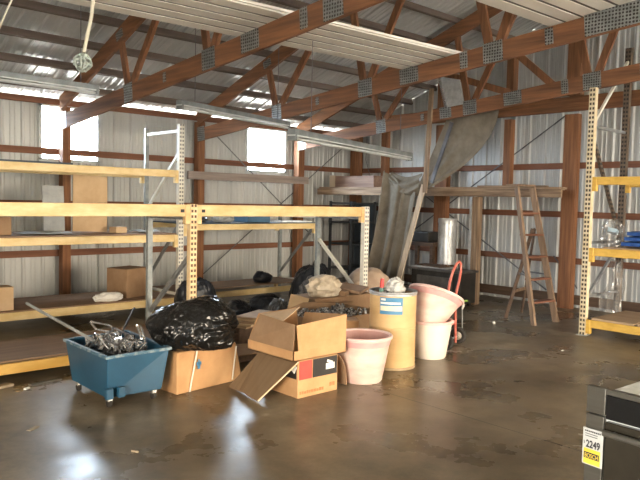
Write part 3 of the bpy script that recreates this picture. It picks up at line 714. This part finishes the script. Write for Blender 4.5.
# flap folded out to the floor on the bag side
fl = MB(); p = [(X0-.004,3.79,HH-.006),(X0-.004,4.26,HH-.006),(3.03,4.35,.012),(3.04,4.22,.006),(3.02,4.14,.016),(3.01,4.05,.005),(2.99,3.92,.008)]
fl.slab(p, .007); fl.build('flap', FLUTE, T)
e = MB(); e.bar((X0-.006,3.787,HH-.006),(2.99,3.917,.010),.010,.009); e.build('flap_edge', CARD_E, T)
# flap bulging out on the tub side
fl = MB(); fl.grid(lambda a,b: (X1+.006+.13*math.sin(a*PI*.5), Y0+.03+.36*b, HH-.01-(HH-.018)*a**1.6), 10, 4, .006); fl.build('flap', CARD_D, T)
# open carton
T = thing('cardboard_box', 'open empty carton with raised flaps on top of the printed carton', 'cardboard box', (3.5,4.1,HH))
zb = HH+.003; x0, x1, y0, y1 = 3.215, 3.765, 3.785, 4.36; zt = zb+.075
m = MB(); t = .006
m.bb(x0,x1,y0,y1,zb,zb+t); m.bb(x0,x0+t,y0,y1,zb,zt); m.bb(x1-t,x1,y0,y1,zb,zt); m.bb(x0,x1,y0,y0+t,zb,zt); m.bb(x0,x1,y1-t,y1,zb,zt)
m.build('tray', CARD, T)
hf = .225
def flap(pts, mt): MB().slab(pts, .006).build('flap', mt, T)
flap([(x0+.003,y0+.01,zt),(x0+.003,y1-.01,zt),(x0+.085,y1-.05,zt+hf-.02),(x0+.03,y0+.02,zt+hf-.03)], CARD_D)       # bag side, leaning in
flap([(x0+.05,y0+.003,zt),(x1-.004,y0+.003,zt),(x1+.02,y0+.025,zt+hf),(x0+.02,y0-.005,zt+hf-.028)], CARD)            # camera side
flap([(x1-.003,y0+.01,zt),(x1-.003,y1-.01,zt),(x1+.05,y1-.01,zt+hf-.06),(x1+.02,y0+.03,zt+hf)], CARD_IN)
flap([(x0+.01,y1-.003,zt),(x1-.01,y1-.003,zt),(x1-.02,y1+.03,zt+hf-.02),(x0+.09,y1-.02,zt+hf-.02)], CARD)
flap([(x0+.09,y1-.045,zt+hf-.022),(x0+.42,y1-.02,zt+hf-.03),(x1-.17,y1-.20,zt+hf+.03),(x0+.06,y0+.20,zt+hf-.03)], CARD_L)   # back flap folded over the top

# ------------------------------------------------------------------ tubs and drum
def tub(label, c, rb, rt, h, m, m_in, m_rim, band=None, R=None, holes=True):
    R = R or Matrix.Identity(3); c = Vector(c)
    T = thing('round_tub', label, 'tub', c, 0, 'pink-stained round tubs')
    MB().lathe([(0,0),(rb-.01,0),(rb,.012),(rb+(rt-rb)*.52,h*.5),(rb+(rt-rb)*.525,h*.515),(rb+(rt-rb)*.80,h*.78),(rb+(rt-rb)*.81,h*.80),(rt,h-.012)], c, R, 48).build('outer_wall', m, T)
    MB().lathe([(rt-.012,h-.01),(rb-.006,.02),(0,.016)], c, R, 48).build('inner_wall', m_in, T)
    MB().lathe([(rt-.014,h-.012),(rt-.012,h),(rt+.008,h+.002),(rt+.016,h-.008),(rt+.013,h-.026),(rt+.002,h-.028)], c, R, 48).build('rim', m_rim, T)
    if band: MB().lathe([(rb+(rt-rb)*.82+.002,h*.80),(rt+.003,h-.03)], c, R, 48).build('stained_band', band, T)
    return T
tub('pink-stained tub standing between the cartons and the drum', (4.06,3.89,0), .172, .24, .39, PINK, PINK_IN, PINK_RIM, PINKB)
tub('white tub with another tub jammed in it, beside the drum', (5.21,4.08,0), .158, .212, .37, TUB_W, PINK_IN, PINK_RIM)
tilt = Matrix.Rotation(.46, 3, Vector((-.28,.96,0)).normalized()) @ Matrix.Rotation(.10,3,'X')
tub('pink tub tipped sideways into the white tub', (5.132,4.067,.28), .105, .262, .37, PINK, PINK_IN, PINK_RIM, PINKB, tilt)
T = thing('fibre_drum', 'tan fibre drum with a blue label holding rubbish', 'drum', (4.64,4.07,0))
dc = Vector((4.64,4.07,0)); dr = .212; dh = .70
MB().lathe([(0,.004),(dr-.01,.004),(dr,.02),(dr,.37),(dr-.003,.373),(dr-.003,.379),(dr,.382),(dr,dh-.03)], dc, None, 56).build('drum_wall', KRAFT, T)
MB().lathe([(dr-.006,dh-.03),(dr-.008,.35),(0,.35)], dc, None, 56).build('inner_wall', CARD_D, T)
MB().lathe([(dr-.01,dh-.002),(dr+.006,dh),(dr+.010,dh-.010),(dr+.004,dh-.020),(dr+.007,dh-.032),(dr,dh-.036)], dc, None, 56).build('rim_ring', GALV, T)
MB().lathe([(dr+.001,0),(dr+.006,.004),(dr+.005,.022),(dr+.001,.025)], dc, None, 56).build('base_ring', KRAFT_B, T)
def curved(name, a0, a1, z0, z1, m, r=dr+.0025, par=None):
    return MB().grid(lambda u,v: (dc.x+r*math.cos(a0+(a1-a0)*u), dc.y+r*math.sin(a0+(a1-a0)*u), z0+(z1-z0)*v), 14, 1, .001).build(name, m, par or T)
ac = math.atan2(-dc.y, -dc.x)
a0, a1 = ac-.56, ac+.42
lb = curved('label', a0, a1, .505, .655, LABEL_B)
curved('label_panel', a0+.03, a1-.03, .537, .580, LABEL_C, dr+.004, lb)
curved('label_line', a0+.03, a1-.10, .596, .614, PAPER, dr+.004, lb); curved('label_line', a0+.05, a0+.25, .628, .646, PAPER, dr+.004, lb)
m = MB()
for k in range(90):
    r = .155*math.sqrt(rn.random()); a = rn.random()*2*PI
    m.box((dc.x+r*math.cos(a), dc.y+r*math.sin(a), .60+.075*rn.random()), (.05,.03,.008), Euler((rn.random()*3,rn.random()*3,rn.random()*3)).to_matrix())
tag(m.build('drum_rubbish', DEBRIS), 'loose dark rubbish filling the top of the tan drum', 'rubbish', None, 'stuff')
tag(rag(MB(), (4.66,4.06,.655), (.085,.085,.09), 12.2).build('crumpled_plastic', mat('crumpled_film',(.40,.40,.38),(.66,.66,.63),rough=.3,scale=20)), 'crumpled pale plastic sticking out of the tan drum', 'crumpled plastic')
T = thing('spray_bottle', 'red-capped bottle poking up from the tan drum', 'bottle', (4.555,4.15,.55))
MB().lathe([(0,0),(.02,0),(.022,.10),(.012,.125),(0,.125)], (4.555,4.15,.60), Matrix.Rotation(.15,3,'Y'), 16).build('bottle_body', BOTTLE_G, T)
MB().lathe([(0,0),(.018,0),(.019,.075),(.015,.085),(0,.086)], (4.57,4.15,.715), Matrix.Rotation(.08,3,'Y'), 16).build('red_cap', REDCAP, T)

# ------------------------------------------------------------------ hand truck
T = thing('hand_truck', 'red hand truck with two wheels leaning behind the tipped tub', 'hand truck', (5.68,4.2,0))
wa, wb = Vector((5.95,4.28,.088)), Vector((5.55,4.15,.088)); ax = (wa-wb).normalized()
back = Vector((ax.y,-ax.x,0))
if back.y < 0: back = -back
Rw = Matrix((back, Vector((0,0,1)), ax)).transposed()
for p in (wa, wb):
    wl = MB().lathe([(.045,-.024),(.075,-.026),(.088,-.012),(.088,.012),(.075,.026),(.045,.024)], p, Rw, 28).build('wheel', RUBBER, T)
    MB().lathe([(0,-.02),(.03,-.02),(.047,-.012),(.047,.012),(.03,.02),(0,.02)], p, Rw, 24).build('hub', HUB, wl)
MB().tube([wb, wa], .010, 8).build('axle', BR_G, T)
mid = (wa+wb)/2
def H(s, f, z): f = f*.15; s = s - .03; return mid + ax*s + back*f + Vector((0,0,z-mid.z))
for s in (-.125, .125): MB().tube([H(s,-.06,.03), H(s,-.03,.14), H(s,.03,.40), H(s,.05,.53)], .014, 8).build('rail', REDTRUCK, T)
for s in (-.125, .125): MB().bar(H(s,-.02,.12), H(s*1.3,.03,.09), .02, .03).build('axle_bracket', REDTRUCK, T)
loop = [H(-.125,.05,.52), H(-.115,.06,.58), H(-.06,.09,.69), H(.05,.13,.79), H(.17,.16,.86), H(.27,.17,.88), H(.325,.15,.85), H(.31,.11,.78), H(.23,.07,.66), H(.16,.06,.58), H(.125,.05,.52)]
MB().tube(loop, .014, 10).build('handle_loop', REDTRUCK, T)
for z, f in ((.25,-.005),(.50,.047)): MB().bar(H(-.125,f,z), H(.125,f,z), .012, .03).build('cross_bar', REDTRUCK, T)
MB().box(H(.05,.9,.02), (.26,.14,.008), Matrix((ax, back, Vector((0,0,1)))).transposed()).build('toe_plate', REDTRUCK, T)
T = thing('hand_tool', 'green-handled tool beside the red hand truck', 'hand tool', (6.35,4.45,.5))
MB().tube([(6.05,4.50,.40),(6.40,4.50,.395)], .012, 8).build('handle', GREEN, T)
MB().tube([(6.33,4.50,.39),(6.33,4.50,.345),(6.31,4.50,.30)], [.010,.018,.008], 8).build('pale_head', BR_W, T)
MB().tube([(6.31,4.50,.31),(6.33,4.50,.003)], .009, 6).build('shaft', BR_G, T)

# ------------------------------------------------------------------ clutter heap behind the cartons
tag(rag(MB(), (5.02,5.42,.452), (.21,.16,.13), 21.).build('crumpled_cloth', CRUMPLE), 'crumpled beige cloth on the heap in front of the navy bag', 'cloth')
carton('wide brown carton under the crumpled beige cloth', (5.24,5.50,0), (.92,.42,.446), 0., CARD_D)
tag(rag(MB(), (6.32,5.98,.0), (.36,.30,.38), 25., amp=.22).build('canvas_sheet', CANVAS), 'mound of tan canvas behind the drum', 'canvas sheet')
T = thing('rubbish_box', 'wide dark open box of rubbish behind the open carton', 'open box', (4.55,4.95,0))
m = MB(); x0,x1,y0,y1,h = 4.20,5.06,4.64,5.18,.40
m.bb(x0,x1,y0,y1,0,.01); m.bb(x0,x0+.012,y0,y1,0,h-.02); m.bb(x1-.012,x1,y0,y1,0,h); m.bb(x0,x1,y0,y0+.012,0,h-.03); m.bb(x0,x1,y1-.012,y1,0,h)
m.build('box_body', CARD_D, T)
MB().slab([(x0+.1,y1-.02,h+.005),(x1,y1-.03,h+.005),(x1+.08,y1-.10,h+.03),(x0+.30,y1-.02,h+.055)], .008).build('flap', CARD_D, T)
m = MB()
for k in range(220):
    m.box((x0+.08+(x1-x0-.16)*rn.random(), y0+.08+(y1-y0-.16)*rn.random(), .31+.10*rn.random()), (.05,.025,.007), Euler((rn.random()*3,rn.random()*3,rn.random()*3)).to_matrix())
tag(m.build('box_rubbish', DEBRIS), 'speckled black and white rubbish filling the dark open box', 'rubbish', None, 'stuff')
carton('small tan box behind the open carton beside the pink tub, upper one', (4.42,4.46,.196), (.22,.18,.20), -.6, CARD)
carton('low tan box under the small tan box beside the pink tub', (4.44,4.44,.0), (.30,.18,.195), -.6, CARD_D)
tag(MB().slab([(4.30,5.172,.412),(4.56,5.172,.412),(4.66,5.25,.47),(4.50,5.36,.52)], .007).build('cardboard_sheet', CARD_L), 'tan cardboard flap tilted on the heap before the navy bag', 'cardboard sheet')
tag(MB().box((5.50,5.48,.500),(.36,.34,.03),Euler((.12,-.05,.5)).to_matrix()).build('wood_panel', PLY), 'reddish brown panel tilted on the heap beside the crumpled cloth', 'panel')
bag('small black bag with white glints on the heap behind the open carton', (4.52,5.56,.0), (.16,.14,.27), 11.6, BAG_G, knot=(.2,-.3,1), knot_len=.1, sub=5, fold=1.5)
tag(rag(MB(), (5.42,6.06,.0), (.17,.16,.33), 41., amp=.6).build('dark_cloth', SCRAP_D), 'dark crumpled cloth heaped in front of the tan canvas mound', 'cloth')
tag(MB().slab([(5.20,5.56,.455),(5.30,5.56,.455),(5.29,5.69,.49),(5.21,5.69,.51)], .006).build('cardboard_scrap', CARD_L), 'torn tan cardboard scrap on the wide brown carton', 'cardboard scrap')
tag(MB().box((5.26,5.34,.477),(.13,.07,.05),Euler((.1,0,.4)).to_matrix()).build('red_brown_carton', CARD_D), 'small red-brown carton on the wide brown carton near the drum', 'carton')
T = thing('plank_pallet', 'low wooden pallet frame with scrap boards behind the big bag', 'pallet', (3.75,5.3,0))
for y in (5.02, 5.27, 5.50): MB().bb(3.53,4.12,y-.02,y+.02,0,.10).build('runner', DARKWOOD, T)
for k in range(4): MB().bb(3.53+.155*k,3.65+.155*k,5.0,5.52,.10,.118).build('slat', PLY, T)
for k in range(5):
    tag(MB().box((3.86+.02*k, 5.24-.02*k, .298+.022*k), (.44,.26,.017), Euler((0,0,.35+.06*((k*7)%3))).to_matrix()).build('flat_board', PINE_X if k%2 else PLY_L),
        ['bottom','second','middle','fourth','topmost'][k]+' flat board in the small stack between the big bag and open carton', 'board', 'flat boards stacked by the open carton')
tag(MB().bb(3.70,4.05,5.15,5.40,.119,.286).build('dark_crate', DARKWOOD, bevel=.006), 'dark wooden crate under the small stack of flat boards', 'crate')
tag(MB().slab([(3.30,4.86,.10),(3.75,4.64,.16),(3.92,4.96,.15),(3.48,5.14,.15)], .008).build('cardboard_sheet', CARD_D), 'flat dark cardboard sheet between strapped box and open carton', 'cardboard sheet')

# ------------------------------------------------------------------ loft, duct, machine, ladder, tarp
T = thing('plank_loft', 'rough plank loft shelf along the ladder wall at head height', 'loft shelf', (8.9,7,0))
MB().bb(8.40,8.44,4.48,9.30,1.612,1.722).build('fascia_plank', PLANK_Y, T)
for k, (x0,x1) in enumerate(((8.40,8.60),(8.62,8.82),(8.84,9.04),(9.06,9.27))): MB().bb(x0,x1,(4.5,4.64,4.76,4.96)[k],9.25,1.724,1.752).build('deck_plank', PLANK_Y, T)
for y in (5.05,5.7,6.7,7.8,8.9): MB().bb(8.442,9.27,y-.02,y+.02,1.62,1.722).build('joist', W_X, T)
MB().bb(8.442,8.56,5.80,5.90,0,1.61).build('support_post', PLANK_Z, T)
MB().bb(8.442,8.47,5.903,5.945,0,1.60).build('support_post', GALV, T)
for k,(y,z,l) in enumerate(((9.0,1.753,'long weathered board stacked on the loft beside the crate'),)):
    pass
T = thing('wooden_crate', 'long wooden crate with a pale end on the plank loft', 'crate', (8.8,8.7,1.753))
MB().bb(8.66,8.98,8.12,9.22,1.753,1.96).build('crate_body', wood('crate_brown',(.22,.14,.11),(.33,.23,.18),'y'), T, bevel=.004)
MB().bb(8.645,8.99,9.10,9.24,1.754,1.972).build('pale_end', PINE_Z, T)
for k in range(4):
    tag(MB().box((8.60+.13*k,5.35+.08*k,1.753+.013+.0*k),(.11,1.1-.1*k,.024)).build('loft_board', PLANK_Y), ('first','second','third','fourth')[k]+' loose weathered board on the loft by the ladder, counting from its edge', 'board', 'loose boards on the loft')
# weathered plank fixed along the window-wall rack
tag(MB().bb(5.55,8.03,9.13,9.17,1.79,1.915).build('wall_plank', wood('grey_plank',(.20,.16,.14),(.34,.28,.25),'x')), 'grey weathered plank nailed level across the window-wall posts', 'plank')
tag(MB().lathe([(.138,0),(.14,.012),(.136,.03),(.136,.62),(.143,.625),(.143,.68),(.136,.69),(.128,.69),(.128,.02),(0,.02)], (8.28,6.22,.585), None, 40).build('duct_pipe', GALV), 'upright galvanised duct standing on the black machine', 'duct')
T = thing('black_machine', 'low black metal machine under the loft behind the hand truck', 'machine', (8.2,6.3,0))
MB().bb(7.95,8.34,5.72,6.62,.05,.50).build('cabinet', STOVE, T, bevel=.01)
MB().bb(7.90,8.345,5.68,6.66,.50,.53).build('top_plate', STOVE_T, T, bevel=.005)
MB().bb(7.93,7.949,5.85,6.5,.14,.42).build('front_panel', STOVE_T, T, bevel=.004)
for y in (5.8,6.56):
    for x in (8.0,8.3): MB().bb(x-.02,x+.02,y-.02,y+.02,0,.05).build('foot', STOVE, T)
tag(MB().box((8.10,6.30,.545),(.34,.62,.016),Euler((0,0,.1)).to_matrix()).build('metal_sheet', GALV), 'thin grey metal sheet lying on the black machine', 'metal sheet')
tag(MB().box((8.06,6.30,.567),(.20,.50,.02),Euler((0,.0,-.15)).to_matrix()).build('dark_board', DARKWOOD), 'dark board on the machine beside the duct base', 'board')
T = thing('storage_shelf', 'dark steel shelving under the loft in the wall corner', 'shelving', (8.95,8.9,0))
for x in (8.62,9.24):
    for y in (8.62,9.16): MB().bb(x-.02,x+.02,y-.02,y+.02,0,1.5).build('shelf_post', SHELFDARK, T)
for z in (.25,.70,1.10,1.45): MB().bb(8.60,9.26,8.60,9.18,z,z+.025).build('shelf', SHELFDARK, T)
MB().bb(9.245,9.26,8.62,9.16,.2,1.48).build('back_panel', NAVYBOARD, T)
T = thing('work_bench', 'dark low bench behind the hanging tarp', 'bench', (8.9,7.1,0))
MB().bb(8.62,9.2,6.75,7.55,.80,.86).build('bench_top', DARKWOOD, T)
for x in (8.66,9.16):
    for y in (6.79,7.51): MB().bb(x-.03,x+.03,y-.03,y+.03,0,.80).build('leg', DARKWOOD, T)
tag(MB().bb(8.75,9.1,6.95,7.35,.861,1.02).build('dark_carton', STOVE, bevel=.01), 'dark carton on the low bench behind the tarp', 'carton')

# tarp: upper spread, swag, and hanging curtain (one cloth)
T = thing('grey_tarp', 'large grey tarp slung from the truss and draped over the loft edge', 'tarp', (8.2,7,0))
def lerp(a, b, t): return Vector(a)*(1-t)+Vector(b)*t
def upper(u, v):
    a = lerp((8.12,6.28,2.80),(8.12,5.42,2.95),u); b = lerp((8.02,6.76,1.69),(8.02,6.62,1.68),u)
    mid = lerp((8.07,6.50,2.24),(8.06,5.22,2.26),u)
    p = a*(1-v)**2 + mid*2*v*(1-v) + b*v*v
    w = .022*math.sin(u*7+v*2)*(.3+v) + .008*math.sin(u*19+v*5)
    p.y *= .976
    return p + Vector((-abs(w)-.02, 0, 0))
MB().grid(upper, 28, 30, .006).build('tarp_spread', TARP, T)
def swag(u, v):
    a = lerp((8.24,7.46,1.99),(8.10,6.72,1.95),u); b = lerp((8.18,7.44,1.80),(8.06,6.70,1.66),u)
    p = a*(1-v)+b*v; p.z -= .15*math.sin(u*PI)*(.45+.55*v); p.x -= .04 + .06*math.sin(v*PI)+.02*math.sin(v*16+u*3)
    p.y *= .976
    return p
MB().grid(swag, 26, 18, .006).build('tarp_swag', TARP, T)
def curtain(u, v):
    a = lerp((8.20,7.58,1.82),(8.08,6.80,1.66),u); b = lerp((8.14,7.90,.16),(8.02,6.98,.12),u)
    p = lerp(a, b, v)
    w = .13*math.sin(u*10.5+.5+v*.7)+.035*math.sin(u*23+v*3)
    p.x -= .03+abs(w)*(.45+.55*v); p.y += .05*math.sin(u*10+v)
    if u < .5: p.z += .19*math.sin((1-u/.5)*PI*.5)**.7*(1-v)**2
    p.y += (-.10*math.sin(v*PI*.8))*(1-u)
    if v > .9: p.z += .05*math.sin(u*14)
    p.y *= .976
    return p
MB().grid(curtain, 64, 30, .006).build('tarp_curtain', TARP, T)
tag(MB().bar((7.815,6.32,1.76),(7.815,6.846,.012),.02,.085,up=(0,1,0)).build('lumber_board', PINE_Z), 'pale board leaning beside the hanging part of the tarp', 'board')
tag(MB().bar((7.785,6.205,3.15),(7.785,6.275,1.65),.03,.07,up=(0,1,0)).build('hanger_board', PLANK_Z), 'weathered vertical board hanging down in front of the tarp', 'board')
tag(MB().bar((7.93,5.94,2.66),(7.93,6.27,1.80),.02,.055,up=(0,1,0)).build('hanger_pole', ROD), 'dark pole running along the edge of the tarp spread', 'pole')
tag(rag(MB(), (7.99,6.12,2.79), (.05,.15,.04), 31.).build('hanging_clamp', GREYP), 'tangled grey clamp at the top corner of the tarp', 'clamp')
# sheet metal offcut in the truss
T = thing('hanging_sheet', 'folded galvanised sheet tucked in the truss above the tarp', 'metal sheet', (8.0,6.2,2.9))
MB().slab([(7.75,6.03,3.29),(7.75,5.69,3.21),(7.75,5.63,2.87),(7.75,5.90,2.85)], .012).build('sheet', GALV, T)
MB().bar((7.742,6.04,3.29),(7.742,5.905,2.85),.03,.045,up=(0,1,0)).build('bright_edge', CHROME, T)

# stepladder
T = thing('step_ladder', 'old wooden stepladder standing open against the ladder wall', 'stepladder', (7.8,4.7,0))
tA, tB = Vector((8.03,4.98,1.735)), Vector((8.23,4.73,1.735)); bA, bB = Vector((7.60,4.335,0)), Vector((8.08,4.30,0))
tA, tB = Vector((7.88,4.82,1.73)), Vector((8.16,4.76,1.73))
MB().bar(bA, tA, .03, .085).build('rail', LADDER, T); MB().bar(bB, tB, .03, .085).build('rail', LADDER, T)
for k in range(1, 6):
    f = k/6.2
    MB().bar(bA.lerp(tA,f), bB.lerp(tB,f), .10, .022).build('step', LADDER_RED, T)
MB().bar(tA+Vector((-.03,.06,.03)), tB+Vector((.03,.06,.03)), .20, .025).build('top_step', LADDER, T)
hA, hB = Vector((8.11,4.70,1.19)), Vector((8.16,4.70,1.19))
cA, cB = Vector((7.82,4.88,0)), Vector((8.42,5.0,0))
MB().bar(cA, hA, .02, .045).build('rear_leg', DARKWOOD, T); MB().bar(cB, hB, .02, .045).build('rear_leg', DARKWOOD, T)
MB().bar(cA.lerp(hA,.3), cB.lerp(hB,.3), .02, .04).build('rear_brace', LADDER, T)
MB().bar(bB.lerp(tB,.35), cB.lerp(hB,.5), .008, .02).build('spreader', ROD, T); MB().bar(bA.lerp(tA,.35), cA.lerp(hA,.5), .008, .02).build('spreader', ROD, T)

# goods on the yellow rack
tag(rag(MB(), (7.82,3.50,1.041), (.13,.13,.17), 14., amp=.7).build('clear_bag', FILM), 'clear plastic bag on the yellow rack beside its upright', 'plastic bag')
tag(MB().box((7.82,3.50,1.22),(.09,.10,.05),Euler((.2,.3,.2)).to_matrix()).build('blue_label_card', mat('pale_blue_card',(.42,.60,.72),(.55,.72,.82),rough=.5)), 'pale blue card inside the clear plastic bag', 'card')
for k in range(3):
    tag(MB().grid(lambda u,v,k=k: (7.66+.40*v, 3.33-.03*k-.46*u, 1.085+.060*k+.015*math.sin(u*8)*math.sin(v*5)), 16, 12, .042).build('folded_sheet', BLUETARP),
        ('bottom','middle','topmost')[k]+' folded blue plastic sheet in the small stack on the yellow rack', 'folded sheet', 'folded blue sheets on the yellow rack')
def film(u, v):
    return (7.88+.03*math.sin(v*5+u*4)+.04*math.sin(u*17), 3.38+.22*u*(1.1-.5*v)+.02*math.sin(v*9), .30+.60*v-.05*math.sin(u*3))
tag(MB().grid(film, 20, 24, .002).build('hanging_film', FILM), 'crumpled clear plastic film under the yellow rack middle beam', 'plastic film')

# ------------------------------------------------------------------ oven in the near corner
T = thing('wall_oven', 'stainless built-in oven with a price tag in the near corner', 'oven', (2.86,.9,0))
oc = Vector((2.552,1.215,0)); fu = Vector((-.02,-1,0)).normalized(); fu.rotate(Euler((0,0,-.03))); fd = Vector((-fu.y, fu.x, 0)); fd = fd if fd.x > 0 else -fd
nrm = -fd; UP = Vector((0,0,1)); OZ = .80
RO = Matrix((fu, UP, fu.cross(UP))).transposed()
def OB(x0,x1,z0,z1,d0,d1):   # d: distance behind the front plane
    c = oc + fu*(x0+x1)/2 + UP*(z0+z1)/2 + fd*(d0+d1)/2
    return MB().box(c, (x1-x0, z1-z0, d1-d0), Matrix((fu, UP, fd)).transposed())
OB(.03,.73,.0,OZ-.03,.03,.56).build('oven_case', INSUL, T, bevel=.02)
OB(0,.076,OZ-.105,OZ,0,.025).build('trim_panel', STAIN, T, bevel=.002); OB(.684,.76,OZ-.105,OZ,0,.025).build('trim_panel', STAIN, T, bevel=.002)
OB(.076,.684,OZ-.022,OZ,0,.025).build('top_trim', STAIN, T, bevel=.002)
OB(.078,.682,OZ-.118,OZ-.024,.004,.028).build('control_panel', OVBLACK, T, bevel=.002)
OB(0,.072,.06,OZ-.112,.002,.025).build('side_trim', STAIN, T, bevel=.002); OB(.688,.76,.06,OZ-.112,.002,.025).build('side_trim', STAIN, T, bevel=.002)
OB(.078,.682,.10,OZ-.128,.002,.03).build('oven_door', OVDARK, T, bevel=.004)
h0 = oc+fu*.085-fd*.022+UP*(OZ-.165); h1 = oc+fu*.675-fd*.022+UP*(OZ-.165)
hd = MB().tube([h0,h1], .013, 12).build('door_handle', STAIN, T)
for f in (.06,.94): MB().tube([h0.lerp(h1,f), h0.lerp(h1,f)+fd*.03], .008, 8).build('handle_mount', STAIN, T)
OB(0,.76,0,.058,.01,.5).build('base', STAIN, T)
# price tag, hung over the trim
tg = thing('price_tag', 'white and yellow paper price tag hanging on the oven trim', 'price tag', oc+UP*(OZ-.25)-fd*.006)
to = oc + fu*(-.004) - fd*.006 + UP*(OZ-.312); tu = (fu + UP*(-.02)).normalized(); tv = UP
def TD(x0,x1,y0,y1,off,name,m,par=tg): return MB().decal(to,tu,tv,x0,x1,y0,y1,off).build(name, m, par)
# front of the tag faces away from fd: u x v must equal -fd
if Vector(tu).cross(tv).dot(fd) > 0: raise SystemExit('tag orientation')
TD(0,.083,0,.145,.001,'tag_paper',mat('tag_card_shaded',(.44,.43,.39),(.50,.49,.45),rough=.7)); TD(.006,.074,.004,.064,.0022,'tag_yellow',YELLOW)  # white tag paper greyed; the dim light there is put into its colour
mm = MB(); text_into(mm, '2249', to+tu*.014+tv*.068, tu, tv, .031, .0028, .035, .058); text_into(mm, '$', to+tu*.004+tv*.080, tu, tv, .014, .0028, .01, .006); mm.build('tag_price', INK, tg)
mm = MB(); mm.decal(to,tu,tv,.008,.070,.026,.050,.0027); mm.build('tag_block', INK, tg)
mm = MB(); text_into(mm, 'BOSCH', to+tu*.012+tv*.029, tu, tv, .017, .0046, .012, .054); mm.build('tag_lettering', YELLOW, tg)
mm = MB()
for x in range(9): mm.decal(to,tu,tv,.008+.0075*x,.008+.0075*x+.005,.131,.136,.0024)
for yy in (.122,.113): mm.decal(to,tu,tv,.01,.06,yy,yy+.002,.0024)
mm.build('tag_print', INK, tg)

# ------------------------------------------------------------------ scraps on the floor
sc = [((1.60,5.42),(.30,.06,.02),.25,SOIL,'pale wood offcut on the floor in front of the low rack'),((1.98,5.38),(.26,.06,.012),.2,mat('dull_slat',(.12,.11,.09),(.18,.165,.14),rough=.8),'grey slat on the floor beside the blue tub'),
      ((1.80,5.28),(.05,.02,.015),.5,PAPER,'white paper scrap on the floor before the low rack'),((1.836,3.583),(.012,.05,.01),.4,SOIL,'small tan splinter on the open floor before the blue tub'),
      ((6.55,3.40),(.05,.02,.006),.3,PAPER,'small white scrap on the floor near the yellow rack'),((7.35,4.75),(.06,.03,.02),.7,PAPER,'white wrapper on the floor behind the stepladder'),
      ((1.52,4.35),(.09,.03,.006),.6,SOIL,'tan chip on the floor at the left edge')]
for (x,y), d, r, m_, l in sc:
    tag(MB().box((x,y,d[2]/2),d,Euler((0,0,r)).to_matrix()).build('floor_scrap', m_, bevel=.002), l, 'scrap', 'scraps on the floor')

# ------------------------------------------------------------------ camera
f = 674.
a = Vector((1060-320, 217-240, f)).normalized(); b = Vector((-295-320, 187-240, f)); b = (b - a*a.dot(b)).normalized(); c = a.cross(b)
if c.y > 0: c = -c
# rows a,b,c are world axes seen in the picture frame (x right, y down, z forward)
right = Vector((a.x,b.x,c.x)); down = Vector((a.y,b.y,c.y)); fwd = Vector((a.z,b.z,c.z))
cam = bpy.data.cameras.new('camera'); co = bpy.data.objects.new('camera', cam); C.objects.link(co)
R = Matrix((right, -down, -fwd)).transposed()
co.matrix_world = Matrix.Translation((0,0,1.5)) @ R.to_4x4()
cam.sensor_width = 36; cam.lens = f/640*36; cam.clip_end = 200
bpy.context.scene.camera = co

# ------------------------------------------------------------------ ground outside, sky, portals
tag(S(MB().bb(-60,60,-60,60,-.5,-.15).build('outside_ground', mat('gravel_yard',(.30,.27,.23),(.40,.36,.31),rough=.95,scale=3))))
w = bpy.data.worlds.new('sky'); bpy.context.scene.world = w; w.use_nodes = True
nt = w.node_tree; L = nt.links.new
bg = nt.nodes['Background']
tc = nt.nodes.new('ShaderNodeTexCoord'); sx = nt.nodes.new('ShaderNodeSeparateXYZ'); L(tc.outputs['Generated'], sx.inputs[0])
mr = nt.nodes.new('ShaderNodeMapRange'); mr.inputs['From Min'].default_value = -.6; mr.inputs['From Max'].default_value = .6; L(sx.outputs[1], mr.inputs[0])
cr = nt.nodes.new('ShaderNodeValToRGB'); cr.color_ramp.elements[0].color = (1.0,.84,.64,1); cr.color_ramp.elements[1].color = (1.6,1.9,2.2,1)
L(mr.outputs[0], cr.inputs[0]); L(cr.outputs[0], bg.inputs[0]); bg.inputs[1].default_value = 9.0

def portal(name, loc, rot, sx_, sy_):
    l = bpy.data.lights.new(name, 'AREA'); l.shape = 'RECTANGLE'; l.size = sx_; l.size_y = sy_; l.cycles.is_portal = True
    o = bpy.data.objects.new(name, l); C.objects.link(o); o.location = loc; o.rotation_euler = rot
portal('door_portal', ((DOOR_S[0]+DOOR_S[1])/2, YB-.03, DOOR_S[2]/2), (PI/2,0,0), DOOR_S[1]-DOOR_S[0], DOOR_S[2])
portal('door_portal', (XL-.03, (DOOR_W[0]+DOOR_W[1])/2, DOOR_W[2]/2), (PI/2,0,-PI/2), DOOR_W[1]-DOOR_W[0], DOOR_W[2])
for k in WIN.values(): portal('window_portal', ((k[0]+k[1])/2, YF+.06, sum(WZ)/2), (PI/2,0,PI), k[1]-k[0], WZ[1]-WZ[0])

sc_ = bpy.context.scene
sc_.view_settings.view_transform = 'Standard'; sc_.view_settings.look = 'None'; sc_.view_settings.gamma = 1; sc_.view_settings.use_curve_mapping = False
sc_.view_settings.exposure = 2.2
sc_.cycles.max_bounces = 10; sc_.cycles.diffuse_bounces = 5; sc_.cycles.transparent_max_bounces = 16; sc_.cycles.sample_clamp_indirect = 8
